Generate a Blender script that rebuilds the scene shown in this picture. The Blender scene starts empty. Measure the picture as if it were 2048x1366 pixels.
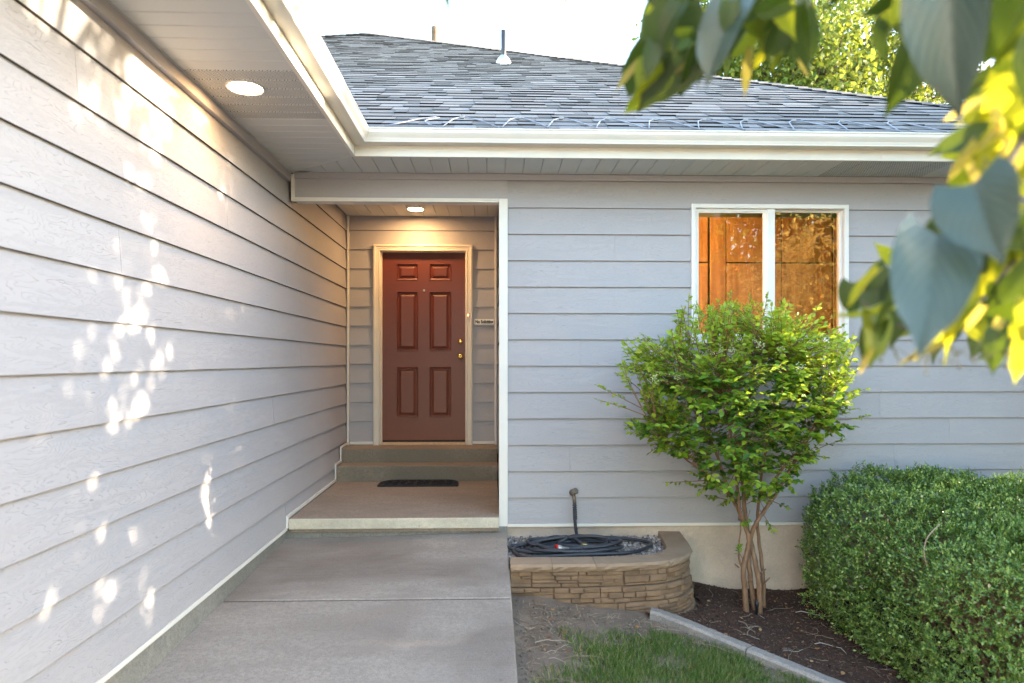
import bpy, math, random
import numpy as np
from mathutils import Vector

random.seed(7); rng = np.random.default_rng(7)
C = bpy.context.scene.collection
SC = bpy.context.scene

# ------------------------------------------------------------------ camera, sky, sun, exposure
CAMZ = 1.8; FPX = 1365.0; YAW = math.radians(1.68); CX, CY = 1024.0, 721.0
cam = bpy.data.cameras.new('camera'); cam_ob = bpy.data.objects.new('camera', cam); C.objects.link(cam_ob)
cam.sensor_width = 36.0; cam.lens = 36.0 * FPX / 2048.0
cam_ob.location = (0, 0, CAMZ); cam_ob.rotation_euler = (math.radians(90), 0, -YAW)
cam.shift_y = 38.0 / 2048.0
cam.clip_start = 0.05; cam.clip_end = 600
cam.dof.use_dof = True; cam.dof.focus_distance = 5.8; cam.dof.aperture_fstop = 2.5
SC.camera = cam_ob

SUN_EL = math.radians(9.5); SUN_DIR = Vector((1.0, 0.15, 0)).normalized()
SUN_DIR = Vector((SUN_DIR.x * math.cos(SUN_EL), SUN_DIR.y * math.cos(SUN_EL), math.sin(SUN_EL)))
world = bpy.data.worlds.new('World'); SC.world = world; world.use_nodes = True
wn = world.node_tree; bg = wn.nodes['Background']
sky = wn.nodes.new('ShaderNodeTexSky'); sky.sky_type = 'NISHITA'; sky.sun_disc = False
sky.sun_elevation = SUN_EL; sky.sun_rotation = math.atan2(SUN_DIR.x, SUN_DIR.y)
sky.air_density = 1.0; sky.dust_density = 0.8; sky.ozone_density = 0.6
wn.links.new(sky.outputs[0], bg.inputs[0]); bg.inputs[1].default_value = 0.15
sun = bpy.data.lights.new('sun', 'SUN'); sun.energy = 2.0; sun.angle = math.radians(0.53); sun.color = (1.0, 0.82, 0.58)
sun_ob = bpy.data.objects.new('sun', sun); C.objects.link(sun_ob)
sun_ob.rotation_euler = SUN_DIR.to_track_quat('Z', 'Y').to_euler(); sun_ob.location = (30, 8, 10)
vs = SC.view_settings
vs.view_transform = 'Standard'; vs.look = 'None'; vs.gamma = 1.0; vs.use_curve_mapping = False
vs.exposure = 3.8
SC.cycles.use_denoising = True
SC.cycles.max_bounces = 8; SC.cycles.diffuse_bounces = 4; SC.cycles.glossy_bounces = 3
SC.cycles.transmission_bounces = 5; SC.cycles.transparent_max_bounces = 8
SC.cycles.sample_clamp_indirect = 8.0; SC.cycles.caustics_reflective = False; SC.cycles.caustics_refractive = False

# ------------------------------------------------------------------ pixel -> world helpers
SY, CYW = math.sin(YAW), math.cos(YAW)
def ray(px, py):
    r = (px - CX) / FPX; u = -(py - CY) / FPX
    return Vector((r * CYW + SY, -r * SY + CYW, u))
def atY(px, py, Y):
    d = ray(px, py); t = Y / d.y
    return Vector((d.x * t, Y, CAMZ + d.z * t))
def atZ(px, py, z):
    d = ray(px, py); t = (z - CAMZ) / d.z
    return Vector((d.x * t, d.y * t, z))
def atD(px, py, dist):
    d = ray(px, py).normalized(); return Vector((0, 0, CAMZ)) + d * dist
def project(p):
    x, y = p[0], p[1]
    r = x * CYW - y * SY; f = x * SY + y * CYW
    return CX + FPX * r / f, CY - FPX * (p[2] - CAMZ) / f

# ------------------------------------------------------------------ object helpers
class MB:
    def __init__(s): s.v = []; s.f = []; s.m = []
    def poly(s, pts, faces, mi=0):
        o = len(s.v); s.v += [tuple(p) for p in pts]
        s.f += [tuple(o + i for i in f) for f in faces]; s.m += [mi] * len(faces)
    def box(s, x0, x1, y0, y1, z0, z1, mi=0, bev=0.0):
        if bev <= 0:
            p = [(x, y, z) for z in (z0, z1) for y in (y0, y1) for x in (x0, x1)]
            s.poly(p, [(0, 2, 3, 1), (4, 5, 7, 6), (0, 1, 5, 4), (2, 6, 7, 3), (0, 4, 6, 2), (1, 3, 7, 5)], mi)
        else:
            import bmesh
            bm = bmesh.new(); bmesh.ops.create_cube(bm, size=1.0)
            for v in bm.verts:
                v.co = ((x0 + x1) / 2 + v.co.x * (x1 - x0), (y0 + y1) / 2 + v.co.y * (y1 - y0), (z0 + z1) / 2 + v.co.z * (z1 - z0))
            bmesh.ops.bevel(bm, geom=bm.edges[:], offset=bev, segments=2, affect='EDGES', profile=0.5)
            bm.verts.index_update()
            s.poly([v.co[:] for v in bm.verts], [[v.index for v in f.verts] for f in bm.faces], mi); bm.free()
    def prism(s, plan, z0, z1, ch=0.0, mi=0):      # plan polygon (ccw), optional chamfer of the lower edge
        n = len(plan); cx = sum(p[0] for p in plan) / n; cy = sum(p[1] for p in plan) / n
        rings = []
        if ch > 0:
            ins = []
            for i in range(n):
                a, b, c = Vector(plan[i - 1]).to_2d(), Vector(plan[i]).to_2d(), Vector(plan[(i + 1) % n]).to_2d()
                d1 = (b - a); d2 = (c - b)
                if d1.length < 1e-6 or d2.length < 1e-6: ins.append(b); continue
                n1 = Vector((-d1.y, d1.x)).normalized(); n2 = Vector((-d2.y, d2.x)).normalized()
                q = n1 + n2; q = q / max(0.3, q.dot(n1)) if q.length > 1e-6 else n1
                ins.append(b + q * ch)
            rings.append([(p[0], p[1], z0) for p in ins]); rings.append([(p[0], p[1], z0 + ch) for p in plan])
        else: rings.append([(p[0], p[1], z0) for p in plan])
        rings.append([(p[0], p[1], z1) for p in plan])
        pts = [p for r in rings for p in r]; faces = [tuple(reversed(range(n))), tuple(range((len(rings) - 1) * n, len(rings) * n))]
        for k in range(len(rings) - 1):
            for i in range(n):
                j = (i + 1) % n; faces.append((k * n + i, k * n + j, (k + 1) * n + j, (k + 1) * n + i))
        s.poly(pts, faces, mi)
    def tube(s, pts, rad, sides=8, mi=0, cap=True, squash=1.0):
        pts = [Vector(p) for p in pts]; n = len(pts)
        rs = rad if hasattr(rad, '__len__') else [rad] * n
        up = Vector((0, 0, 1)); vv = []; side = None
        for i in range(n):
            t = (pts[min(i + 1, n - 1)] - pts[max(i - 1, 0)])
            t = t.normalized() if t.length > 1e-9 else Vector((0, 0, 1))
            if side is None:
                side = t.cross(up if abs(t.z) < 0.95 else Vector((1, 0, 0))).normalized()
            else:
                side = (side - t * side.dot(t)); side = side.normalized() if side.length > 1e-6 else t.orthogonal().normalized()
            b = t.cross(side)
            for k in range(sides):
                a = 2 * math.pi * k / sides
                vv.append(pts[i] + side * (math.cos(a) * rs[i]) + b * (math.sin(a) * rs[i] * squash))
        f = []
        for i in range(n - 1):
            for k in range(sides):
                k2 = (k + 1) % sides
                f.append((i * sides + k, i * sides + k2, (i + 1) * sides + k2, (i + 1) * sides + k))
        if cap: f += [tuple(reversed(range(sides))), tuple(range((n - 1) * sides, n * sides))]
        s.poly(vv, f, mi)
    def lathe(s, prof, origin, axis=(0, 0, 1), sides=20, mi=0):
        ax = Vector(axis).normalized(); e1 = ax.orthogonal().normalized(); e2 = ax.cross(e1); o = Vector(origin)
        vv = []; n = len(prof)
        for r, h in prof:
            for k in range(sides):
                a = 2 * math.pi * k / sides
                vv.append(o + ax * h + e1 * (r * math.cos(a)) + e2 * (r * math.sin(a)))
        f = [(i * sides + k, i * sides + (k + 1) % sides, (i + 1) * sides + (k + 1) % sides, (i + 1) * sides + k) for i in range(n - 1) for k in range(sides)]
        if prof[0][0] > 1e-5: f.append(tuple(reversed(range(sides))))
        if prof[-1][0] > 1e-5: f.append(tuple(range((n - 1) * sides, n * sides)))
        s.poly(vv, f, mi)
    def mesh(s, name, mats, smooth=False):
        me = bpy.data.meshes.new(name); me.from_pydata([tuple(v) for v in s.v], [], s.f)
        for m in (mats if isinstance(mats, (list, tuple)) else [mats]): me.materials.append(m)
        if any(s.m): me.polygons.foreach_set('material_index', s.m)
        if smooth: me.polygons.foreach_set('use_smooth', [True] * len(me.polygons))
        me.update(); return me
    def build(s, name, mats, parent=None, smooth=False):
        return link(name, s.mesh(name, mats, smooth), parent)

def link(name, data, parent=None, loc=None, rot=None, scale=None):
    o = bpy.data.objects.new(name, data); C.objects.link(o)
    if parent is not None: o.parent = parent
    if loc is not None: o.location = loc
    if rot is not None: o.rotation_euler = rot
    if scale is not None: o.scale = scale
    return o
def tag(o, label, cat, group=None):
    o['label'] = label; o['category'] = cat
    if group: o['group'] = group
    return o
def thing(name, label, cat, loc=(0, 0, 0), group=None):
    return tag(link(name, None, None, loc), label, cat, group)
def rooted(child_mb_shift): pass
def struct(o): o['kind'] = 'structure'; return o
def stuff(o): o['kind'] = 'stuff'; return o
def under(o, root):          # parent while keeping world coordinates
    o.parent = root; o.matrix_parent_inverse = root.matrix_basis.inverted() if root.parent is None else (root.parent.matrix_basis @ root.matrix_basis).inverted()
    return o

# ---- numpy scatter of small faces
def norm(a): return a / np.maximum(np.linalg.norm(a, axis=-1, keepdims=True), 1e-9)
def scatter(tv, tf, P, D, Nn, S):
    D = norm(D); side = norm(np.cross(D, Nn)); nn = np.cross(side, D)
    S = np.asarray(S, float)
    if S.ndim == 1: S = np.stack([S, S, S], 1)
    V = (P[:, None, :] + tv[None, :, 0:1] * (S[:, None, 0:1]) * side[:, None, :] + tv[None, :, 1:2] * (S[:, None, 1:2]) * D[:, None, :]
         + tv[None, :, 2:3] * (S[:, None, 2:3]) * nn[:, None, :])
    F = tf[None] + (np.arange(len(P)) * len(tv))[:, None, None]
    return V.reshape(-1, 3), F.reshape(-1, tf.shape[1])
def np_mesh(name, V, F, mats, midx=None, smooth=False):
    me = bpy.data.meshes.new(name); k = F.shape[1]
    me.vertices.add(len(V)); me.vertices.foreach_set('co', np.ascontiguousarray(V, dtype=np.float32).ravel())
    me.loops.add(F.size); me.loops.foreach_set('vertex_index', np.ascontiguousarray(F, dtype=np.int32).ravel())
    me.polygons.add(len(F)); me.polygons.foreach_set('loop_start', np.arange(0, F.size, k, dtype=np.int32))
    me.polygons.foreach_set('loop_total', np.full(len(F), k, dtype=np.int32))
    for m in (mats if isinstance(mats, (list, tuple)) else [mats]): me.materials.append(m)
    if midx is not None: me.polygons.foreach_set('material_index', np.asarray(midx, dtype=np.int32))
    if smooth: me.polygons.foreach_set('use_smooth', np.ones(len(F), dtype=bool))
    me.update(calc_edges=True); me.validate(); return me
def rdir(n): return norm(rng.normal(size=(n, 3)))

# ------------------------------------------------------------------ materials
class G:
    def __init__(s, name):
        s.m = bpy.data.materials.new(name); s.m.use_nodes = True; s.nt = s.m.node_tree
        s.b = s.nt.nodes['Principled BSDF']; s.out = s.nt.nodes['Material Output']
    def n(s, t, props=None, **ins):
        nd = s.nt.nodes.new('ShaderNode' + t)
        for k, v in (props or {}).items(): setattr(nd, k, v)
        for k, v in ins.items():
            key = int(k[1:]) if k[0] == '_' and k[1:].isdigit() else k.replace('_', ' ')
            s.set(nd.inputs[key], v)
        return nd
    def set(s, sock, v):
        if isinstance(v, bpy.types.NodeSocket): s.nt.links.new(v, sock)
        else: sock.default_value = v
    def P(s, **ins):
        for k, v in ins.items(): s.set(s.b.inputs[k.replace('_', ' ')], v)
    def coord(s, scale=(1, 1, 1), which='Object'):
        tc = s.n('TexCoord'); mp = s.n('Mapping', Vector=tc.outputs[which]); mp.inputs['Scale'].default_value = scale
        return mp.outputs[0]
    def noise(s, vec, scale, detail=4, rough=0.55, dist=0.0):
        return s.n('TexNoise', None, Vector=vec, Scale=scale, Detail=detail, Roughness=rough, Distortion=dist).outputs[0]
    def ramp(s, fac, stops):
        r = s.n('ValToRGB', None, Fac=fac); el = r.color_ramp.elements
        while len(el) < len(stops): el.new(0.5)
        for e, (p, c) in zip(el, stops): e.position = p; e.color = (*c, 1) if len(c) == 3 else c
        return r.outputs[0]
    def mix(s, fac, a, b, mode='MIX'):
        nd = s.n('Mix', {'data_type': 'RGBA', 'blend_type': mode})
        s.set(nd.inputs[0], fac); s.set(nd.inputs[6], a if not isinstance(a, tuple) else (*a, 1)[:4]); s.set(nd.inputs[7], b if not isinstance(b, tuple) else (*b, 1)[:4])
        return nd.outputs[2]
    def math(s, op, a, b=0.0, c=None):
        nd = s.n('Math', {'operation': op}); s.set(nd.inputs[0], a); s.set(nd.inputs[1], b)
        if c is not None: s.set(nd.inputs[2], c)
        return nd.outputs[0]
    def bump(s, h, strength=0.3, dist=0.01):
        return s.n('Bump', None, Strength=strength, Distance=dist, Height=h).outputs[0]
    def rand(s):
        o = s.n('ObjectInfo').outputs['Random']; i = s.n('NewGeometry').outputs['Random Per Island']
        return s.math('FRACT', s.math('ADD', o, i))

def grey(v): return (v, v, v)
def simple(name, col, rough=0.6, var=0.12, scale=6.0, bump=0.0, bscale=60.0, metallic=0.0, spec=0.4):
    g = G(name); v = g.coord()
    n = g.noise(v, scale, 5); c = g.mix(n, tuple(x * (1 - var) for x in col), tuple(min(1, x * (1 + var)) for x in col))
    g.P(Base_Color=c, Roughness=rough, Metallic=metallic); g.b.inputs['Specular IOR Level'].default_value = spec
    if bump > 0: g.P(Normal=g.bump(g.noise(v, bscale, 3), bump, 0.004))
    return g.m

def siding_mat():
    g = G('painted_siding')
    tc = g.n('TexCoord'); sep = g.n('SeparateXYZ', None, Vector=tc.outputs['Object'])
    along = g.math('ADD', sep.outputs[0], sep.outputs[1]); orand = g.n('ObjectInfo').outputs['Random']
    off = g.math('MULTIPLY', orand, 37.0)
    vec = g.n('CombineXYZ', None, X=g.math('MULTIPLY', along, 2.4), Y=g.math('ADD', g.math('MULTIPLY', sep.outputs[2], 15.0), off), Z=off).outputs[0]
    big = g.noise(vec, 1.0, 2, 0.4)
    vec2 = g.n('CombineXYZ', None, X=g.math('MULTIPLY', along, 26.0), Y=g.math('MULTIPLY', sep.outputs[2], 90.0), Z=off).outputs[0]
    fine = g.noise(vec2, 1.0, 2, 0.5)
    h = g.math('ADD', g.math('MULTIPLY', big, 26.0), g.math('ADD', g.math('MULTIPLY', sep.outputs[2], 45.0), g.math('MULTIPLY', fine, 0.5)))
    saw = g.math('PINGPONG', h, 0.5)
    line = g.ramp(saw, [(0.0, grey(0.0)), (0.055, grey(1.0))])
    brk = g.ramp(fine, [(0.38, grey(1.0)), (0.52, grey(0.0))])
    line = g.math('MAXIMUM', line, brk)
    big2 = g.noise(tc.outputs['Object'], 1.1, 4)
    c = g.mix(big2, (0.392, 0.383, 0.41), (0.433, 0.421, 0.446))
    c = g.mix(g.math('MULTIPLY', orand, 0.35), c, (0.383, 0.375, 0.402))
    dirt = g.ramp(g.noise(tc.outputs['Object'], 55.0, 2), [(0.2, grey(1.0)), (0.27, grey(0.0))])
    c = g.mix(g.math('MULTIPLY', dirt, 0.15), c, (0.3, 0.27, 0.22))
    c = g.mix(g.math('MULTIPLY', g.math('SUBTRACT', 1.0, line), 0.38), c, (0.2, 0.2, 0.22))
    g.P(Base_Color=c, Roughness=0.55, Normal=g.bump(line, 0.6, 0.0025)); g.b.inputs['Specular IOR Level'].default_value = 0.35
    return g.m

M_UNDER = None
def concrete_mat(name, c1, c2, stain, stain_amt=0.6, broom=True, grain=0.55):  # mottled, stained, broom-finished
    g = G(name); v = g.coord()
    a = g.noise(v, 0.9, 6, 0.6); b = g.noise(v, 38.0, 5, 0.75); s = g.noise(g.coord((0.8, 1.3, 1)), 1.1, 3, 0.5, 0.6)
    c = g.mix(a, c1, c2); c = g.mix(g.math('MULTIPLY', g.ramp(s, [(0.45, grey(0)), (0.66, grey(1))]), stain_amt), c, stain)
    c = g.mix(g.math('MULTIPLY', g.ramp(b, [(0.38, grey(1)), (0.56, grey(0))]), grain), c, tuple(x * 0.5 for x in c1))
    md = g.noise(g.coord((1, 2.2, 1)), 3.2, 6, 0.7, 0.4); c = g.mix(g.math('MULTIPLY', g.ramp(md, [(0.42, grey(0)), (0.62, grey(1))]), 0.55), c, tuple(x * 0.62 for x in c1))
    pit = g.ramp(g.noise(v, 150.0, 2, 0.8), [(0.30, grey(1)), (0.42, grey(0))]); c = g.mix(g.math('MULTIPLY', pit, 0.5), c, tuple(x * 0.4 for x in c1))
    grit = g.n('MapRange', None, Value=g.noise(v, 170.0, 2, 0.9)); grit.inputs[1].default_value = .3; grit.inputs[2].default_value = .7; grit.inputs[3].default_value = 1 - .55 * grain; grit.inputs[4].default_value = 1 + .45 * grain
    gc = g.n('CombineXYZ', None, X=grit.outputs[0], Y=grit.outputs[0], Z=grit.outputs[0]); c = g.mix(1.0, c, gc.outputs[0], 'MULTIPLY')
    spots = g.ramp(g.noise(v, 17.0, 2), [(0.22, grey(1)), (0.27, grey(0))]); c = g.mix(g.math('MULTIPLY', spots, 0.35), c, (0.1, 0.085, 0.07))
    h = b
    if broom:
        br = g.noise(g.coord((1.5, 260.0, 1.0)), 1.0, 3, 0.6); h = g.math('ADD', g.math('MULTIPLY', br, 0.8), g.math('MULTIPLY', b, 0.6))
        c = g.mix(g.math('MULTIPLY', g.ramp(br, [(0.35, grey(1)), (0.6, grey(0))]), 0.3), c, tuple(x * 0.7 for x in c1))
    g.P(Base_Color=c, Roughness=0.8, Normal=g.bump(h, 0.6, 0.006)); g.b.inputs['Specular IOR Level'].default_value = 0.3
    return g.m

def foliage(name, cols, trans=0.45, tcol=None, rough=0.45, spec=0.4, sheen=False):
    g = G(name); r = g.rand()
    stops = [(i / max(1, len(cols) - 1), c) for i, c in enumerate(cols)]
    c = g.ramp(r, stops)
    g.P(Base_Color=c, Roughness=rough); g.b.inputs['Specular IOR Level'].default_value = spec
    tr = g.n('BsdfTranslucent', None, Color=g.mix(0.5, c, tcol or (0.35, 0.42, 0.03), 'MIX') if tcol is not False else c)
    ms = g.n('MixShader', None, Fac=trans); g.nt.links.new(g.b.outputs[0], ms.inputs[1]); g.nt.links.new(tr.outputs[0], ms.inputs[2])
    g.nt.links.new(ms.outputs[0], g.out.inputs[0]); return g.m

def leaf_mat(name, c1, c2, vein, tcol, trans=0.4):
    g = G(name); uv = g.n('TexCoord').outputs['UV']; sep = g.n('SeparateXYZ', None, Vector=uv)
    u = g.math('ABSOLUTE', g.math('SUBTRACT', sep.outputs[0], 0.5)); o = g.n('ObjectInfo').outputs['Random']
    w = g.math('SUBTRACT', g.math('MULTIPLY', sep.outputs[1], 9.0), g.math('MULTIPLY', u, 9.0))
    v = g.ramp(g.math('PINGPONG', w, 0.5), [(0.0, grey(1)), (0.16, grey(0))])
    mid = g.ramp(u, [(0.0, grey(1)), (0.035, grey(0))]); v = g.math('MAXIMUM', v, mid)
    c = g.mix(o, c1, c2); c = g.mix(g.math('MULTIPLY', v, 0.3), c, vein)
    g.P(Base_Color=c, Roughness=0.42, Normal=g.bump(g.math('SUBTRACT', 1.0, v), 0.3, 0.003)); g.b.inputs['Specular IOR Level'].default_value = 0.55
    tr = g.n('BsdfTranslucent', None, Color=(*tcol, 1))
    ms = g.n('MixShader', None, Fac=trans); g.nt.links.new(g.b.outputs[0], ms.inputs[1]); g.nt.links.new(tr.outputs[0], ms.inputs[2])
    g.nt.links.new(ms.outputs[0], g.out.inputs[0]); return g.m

M = {}
M['siding'] = siding_mat()
M['underside'] = simple('lap_shadow_edge', (0.09, 0.08, 0.06), 0.9)  # board bottoms coloured dark to paint in the lap shadow lines
M['trim'] = simple('white_trim_paint', (0.74, 0.72, 0.68), 0.45, 0.04, 5, 0.05, 200)
M['frame'] = simple('white_vinyl', (0.78, 0.77, 0.75), 0.35, 0.02, 5)
M['casing'] = simple('cream_casing_paint', (0.68, 0.62, 0.54), 0.45, 0.04, 5)
M['gutter'] = simple('gutter_enamel', (0.70, 0.665, 0.60), 0.4, 0.09, 3)
M['soffit'] = simple('soffit_aluminium', (0.56, 0.57, 0.555), 0.5, 0.03, 3)
def perforated():
    g = G('perforated_soffit'); tc = g.n('TexCoord'); mp = g.n('Mapping', None, Vector=tc.outputs['Object']); mp.inputs['Scale'].default_value = (90, 90, 0.0)
    mp.inputs['Rotation'].default_value = (0, 0, 0.6)
    vo = g.n('TexVoronoi', {'voronoi_dimensions': '2D'}, Vector=mp.outputs[0], Scale=1.0); vo.inputs['Randomness'].default_value = 0.0
    hole = g.ramp(vo.outputs['Distance'], [(0.27, grey(1)), (0.33, grey(0))])
    c = g.mix(hole, (0.56, 0.57, 0.555), (0.05, 0.05, 0.045)); g.P(Base_Color=c, Roughness=0.5); return g.m
M['perf'] = perforated()
M['door'] = None
def door_mat():
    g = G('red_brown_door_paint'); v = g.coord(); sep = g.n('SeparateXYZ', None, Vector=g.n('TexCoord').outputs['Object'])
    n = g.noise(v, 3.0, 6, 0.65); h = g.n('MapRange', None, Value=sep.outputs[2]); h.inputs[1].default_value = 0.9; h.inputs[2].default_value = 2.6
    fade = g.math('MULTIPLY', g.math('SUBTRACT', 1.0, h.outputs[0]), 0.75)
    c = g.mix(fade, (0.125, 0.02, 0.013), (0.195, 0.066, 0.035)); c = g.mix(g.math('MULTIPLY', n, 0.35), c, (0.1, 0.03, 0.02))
    g.P(Base_Color=c, Roughness=0.45, Normal=g.bump(g.noise(g.coord((30, 30, 3)), 4, 3), 0.12, 0.002)); return g.m
M['door'] = door_mat()
M['brass'] = simple('polished_brass', (0.62, 0.42, 0.13), 0.25, 0.05, 5, metallic=1.0)
M['bronze'] = simple('weathered_bronze', (0.23, 0.19, 0.15), 0.5, 0.3, 40, 0.3, 200, metallic=0.7)
M['steel'] = simple('galvanised_steel', (0.55, 0.57, 0.60), 0.4, 0.1, 20, metallic=0.8)
M['black_pipe'] = simple('black_abs_pipe', (0.03, 0.032, 0.04), 0.45)
M['cream_pipe'] = simple('cream_enamel_pipe', (0.13, 0.10, 0.075), 0.7, 0.15, 20, spec=.1)
M['walk'] = concrete_mat('walk_concrete', (0.45, 0.395, 0.35), (0.36, 0.31, 0.27), (0.17, 0.13, 0.105), 0.8)
M['landing'] = concrete_mat('sealed_concrete', (0.40, 0.33, 0.27), (0.34, 0.27, 0.215), (0.22, 0.17, 0.14), 0.6)
M['step'] = concrete_mat('step_concrete', (0.34, 0.29, 0.225), (0.27, 0.225, 0.17), (0.13, 0.105, 0.075), 0.55, broom=False)
M['slab_edge'] = concrete_mat('whitewashed_edge', (0.72, 0.66, 0.53), (0.62, 0.56, 0.44), (0.45, 0.4, 0.3), 0.4, broom=False, grain=.25)
M['kerb_conc'] = concrete_mat('foundation_concrete', (0.33, 0.32, 0.295), (0.27, 0.26, 0.235), (0.17, 0.165, 0.145), 0.5, broom=False)
M['stucco'] = concrete_mat('parged_foundation', (0.76, 0.62, 0.50), (0.68, 0.54, 0.43), (0.38, 0.32, 0.27), 0.8, broom=False, grain=.15)
M['edging'] = concrete_mat('edging_concrete', (0.40, 0.355, 0.32), (0.33, 0.29, 0.265), (0.22, 0.19, 0.17), 0.5, broom=False)
def block_mat(name, a, b, dark):
    g = G(name); v = g.coord(); r = g.rand()
    c = g.mix(r, a, b); c = g.mix(g.math('MULTIPLY', g.ramp(g.noise(v, 9, 5, 0.6), [(0.4, grey(0)), (0.7, grey(1))]), 0.6), c, dark)
    n = g.noise(v, 130, 4, 0.7); c = g.mix(g.math('MULTIPLY', n, 0.4), c, tuple(x * 0.55 for x in a))
    g.P(Base_Color=c, Roughness=0.9, Normal=g.bump(n, 0.7, 0.006)); return g.m
M['block'] = block_mat('tan_ledgestone_block', (0.34, 0.215, 0.128), (0.22, 0.138, 0.082), (0.12, 0.078, 0.048))
M['capstone'] = block_mat('tan_capstone', (0.41, 0.29, 0.20), (0.36, 0.255, 0.17), (0.25, 0.175, 0.115))
def shingle_mat(name, lo, hi):
    g = G(name); v = g.coord(); r = g.rand()
    c = g.ramp(r, [(0.0, lo), (0.35, tuple(0.6 * a + 0.4 * b for a, b in zip(lo, hi))), (0.7, tuple(0.25 * a + 0.75 * b for a, b in zip(lo, hi))), (1.0, hi)])
    n = g.noise(v, 260, 2, 0.8); c = g.mix(g.math('MULTIPLY', n, 0.6), c, (0.05, 0.05, 0.055)); big = g.noise(v, 1.3, 3)
    c = g.mix(g.math('MULTIPLY', big, 0.25), c, (0.17, 0.165, 0.16)); g.P(Base_Color=c, Roughness=1.0, Normal=g.bump(n, 0.25, 0.002)); g.b.inputs['Specular IOR Level'].default_value = 0.05; return g.m
M['shingle'] = shingle_mat('grey_asphalt_shingle', (0.20, 0.185, 0.182), (0.33, 0.312, 0.308))
M['shingle_edge'] = simple('asphalt_butt_edge', (0.022, 0.019, 0.018), 1.0, spec=0.0)
M['cable'] = simple('grey_heat_cable', (0.24, 0.26, 0.31), 0.5)
M['rubber'] = simple('black_rubber_mat', (0.014, 0.015, 0.02), 0.65, 0.2, 30, 0.6, 120)
M['hose'] = simple('dark_grey_hose', (0.032, 0.036, 0.048), 0.42, 0.15, 30, 0.1, 150, spec=0.5)
M['red'] = simple('red_plastic', (0.5, 0.02, 0.015), 0.4)
def soil_mat():
    g = G('bare_soil'); v = g.coord(); a = g.noise(v, 3.0, 8, 0.7); b = g.noise(v, 45, 5, 0.7)
    c = g.ramp(a, [(0.3, (0.17, 0.125, 0.095)), (0.55, (0.26, 0.195, 0.15)), (0.75, (0.34, 0.265, 0.205))]); c = g.mix(g.math('MULTIPLY', b, 0.5), c, (0.08, 0.058, 0.042))
    g.P(Base_Color=c, Roughness=0.95, Normal=g.bump(g.math('ADD', b, g.noise(v, 160, 2)), 0.8, 0.012)); return g.m
M['soil'] = soil_mat()
M['mulch_bed'] = simple('mulch_fines', (0.07, 0.037, 0.025), 0.95, 0.5, 30, 0.9, 90)
def island_mat(name, stops, rough=0.85, bump=0.0):
    g = G(name); c = g.ramp(g.rand(), stops); g.P(Base_Color=c, Roughness=rough)
    if bump: g.P(Normal=g.bump(g.noise(g.coord(), 200, 3), bump, 0.003))
    return g.m
M['mulch'] = island_mat('bark_chips', [(0, (0.04, 0.02, 0.014)), (0.6, (0.10, 0.05, 0.033)), (0.88, (0.14, 0.08, 0.052)), (1.0, (0.24, 0.165, 0.11))])
M['gravel'] = island_mat('river_pebbles', [(0, (0.13, 0.115, 0.11)), (0.35, (0.30, 0.25, 0.22)), (0.6, (0.22, 0.215, 0.225)), (0.85, (0.42, 0.37, 0.33)), (1.0, (0.55, 0.52, 0.5))], 0.6)
M['grass'] = foliage('lawn_grass', [(0.06, 0.13, 0.02), (0.10, 0.19, 0.035), (0.16, 0.24, 0.06), (0.40, 0.34, 0.18)], 0.35, (0.12, 0.25, 0.02), 0.5)
M['straw'] = island_mat('dry_straw', [(0, (0.22, 0.16, 0.10)), (1.0, (0.46, 0.38, 0.27))])
M['twig'] = island_mat('dead_twig', [(0, (0.16, 0.10, 0.06)), (0.5, (0.30, 0.225, 0.16)), (1.0, (0.48, 0.42, 0.36))])
M['dry_leaf'] = island_mat('dry_leaf', [(0, (0.20, 0.075, 0.02)), (0.6, (0.33, 0.15, 0.05)), (1.0, (0.42, 0.28, 0.13))])
def bark(name, a, b):
    g = G(name); n = g.noise(g.coord((18, 18, 4)), 2.0, 6, 0.65); c = g.ramp(n, [(0.3, a), (0.7, b)])
    g.P(Base_Color=c, Roughness=0.85, Normal=g.bump(n, 0.6, 0.008)); return g.m
M['bark'] = bark('privet_bark', (0.15, 0.075, 0.042), (0.34, 0.205, 0.12))
M['bark_grey'] = bark('grey_bark', (0.06, 0.048, 0.038), (0.17, 0.135, 0.105))
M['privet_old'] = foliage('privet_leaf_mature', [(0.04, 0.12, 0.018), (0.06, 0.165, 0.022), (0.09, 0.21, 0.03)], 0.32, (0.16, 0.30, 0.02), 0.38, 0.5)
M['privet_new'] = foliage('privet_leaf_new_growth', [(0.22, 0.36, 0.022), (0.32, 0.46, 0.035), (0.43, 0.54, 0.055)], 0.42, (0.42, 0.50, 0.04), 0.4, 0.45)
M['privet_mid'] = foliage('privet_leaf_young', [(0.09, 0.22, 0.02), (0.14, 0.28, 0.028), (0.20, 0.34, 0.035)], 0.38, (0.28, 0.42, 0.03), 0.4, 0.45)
M['blossom'] = simple('cream_blossom', (0.55, 0.58, 0.40), 0.7)
M['box_leaf'] = foliage('boxwood_leaf', [(0.06, 0.125, 0.028), (0.125, 0.215, 0.046), (0.20, 0.31, 0.062), (0.34, 0.44, 0.11)], 0.25, (0.13, 0.26, 0.03), 0.33, 0.55)
M['box_pale'] = island_mat('boxwood_pale_leaf', [(0, (0.30, 0.25, 0.12)), (1, (0.42, 0.37, 0.22))], 0.6)
M['tree_leaf'] = foliage('far_tree_leaf', [(0.045, 0.095, 0.018), (0.09, 0.16, 0.026), (0.14, 0.21, 0.035), (0.22, 0.23, 0.045)], 0.45, (0.30, 0.33, 0.03), 0.5)
M['tree_leaf_b'] = foliage('rust_tree_leaf', [(0.05, 0.09, 0.015), (0.10, 0.13, 0.025), (0.17, 0.12, 0.03), (0.22, 0.10, 0.03)], 0.4, (0.32, 0.25, 0.03), 0.5)
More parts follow.
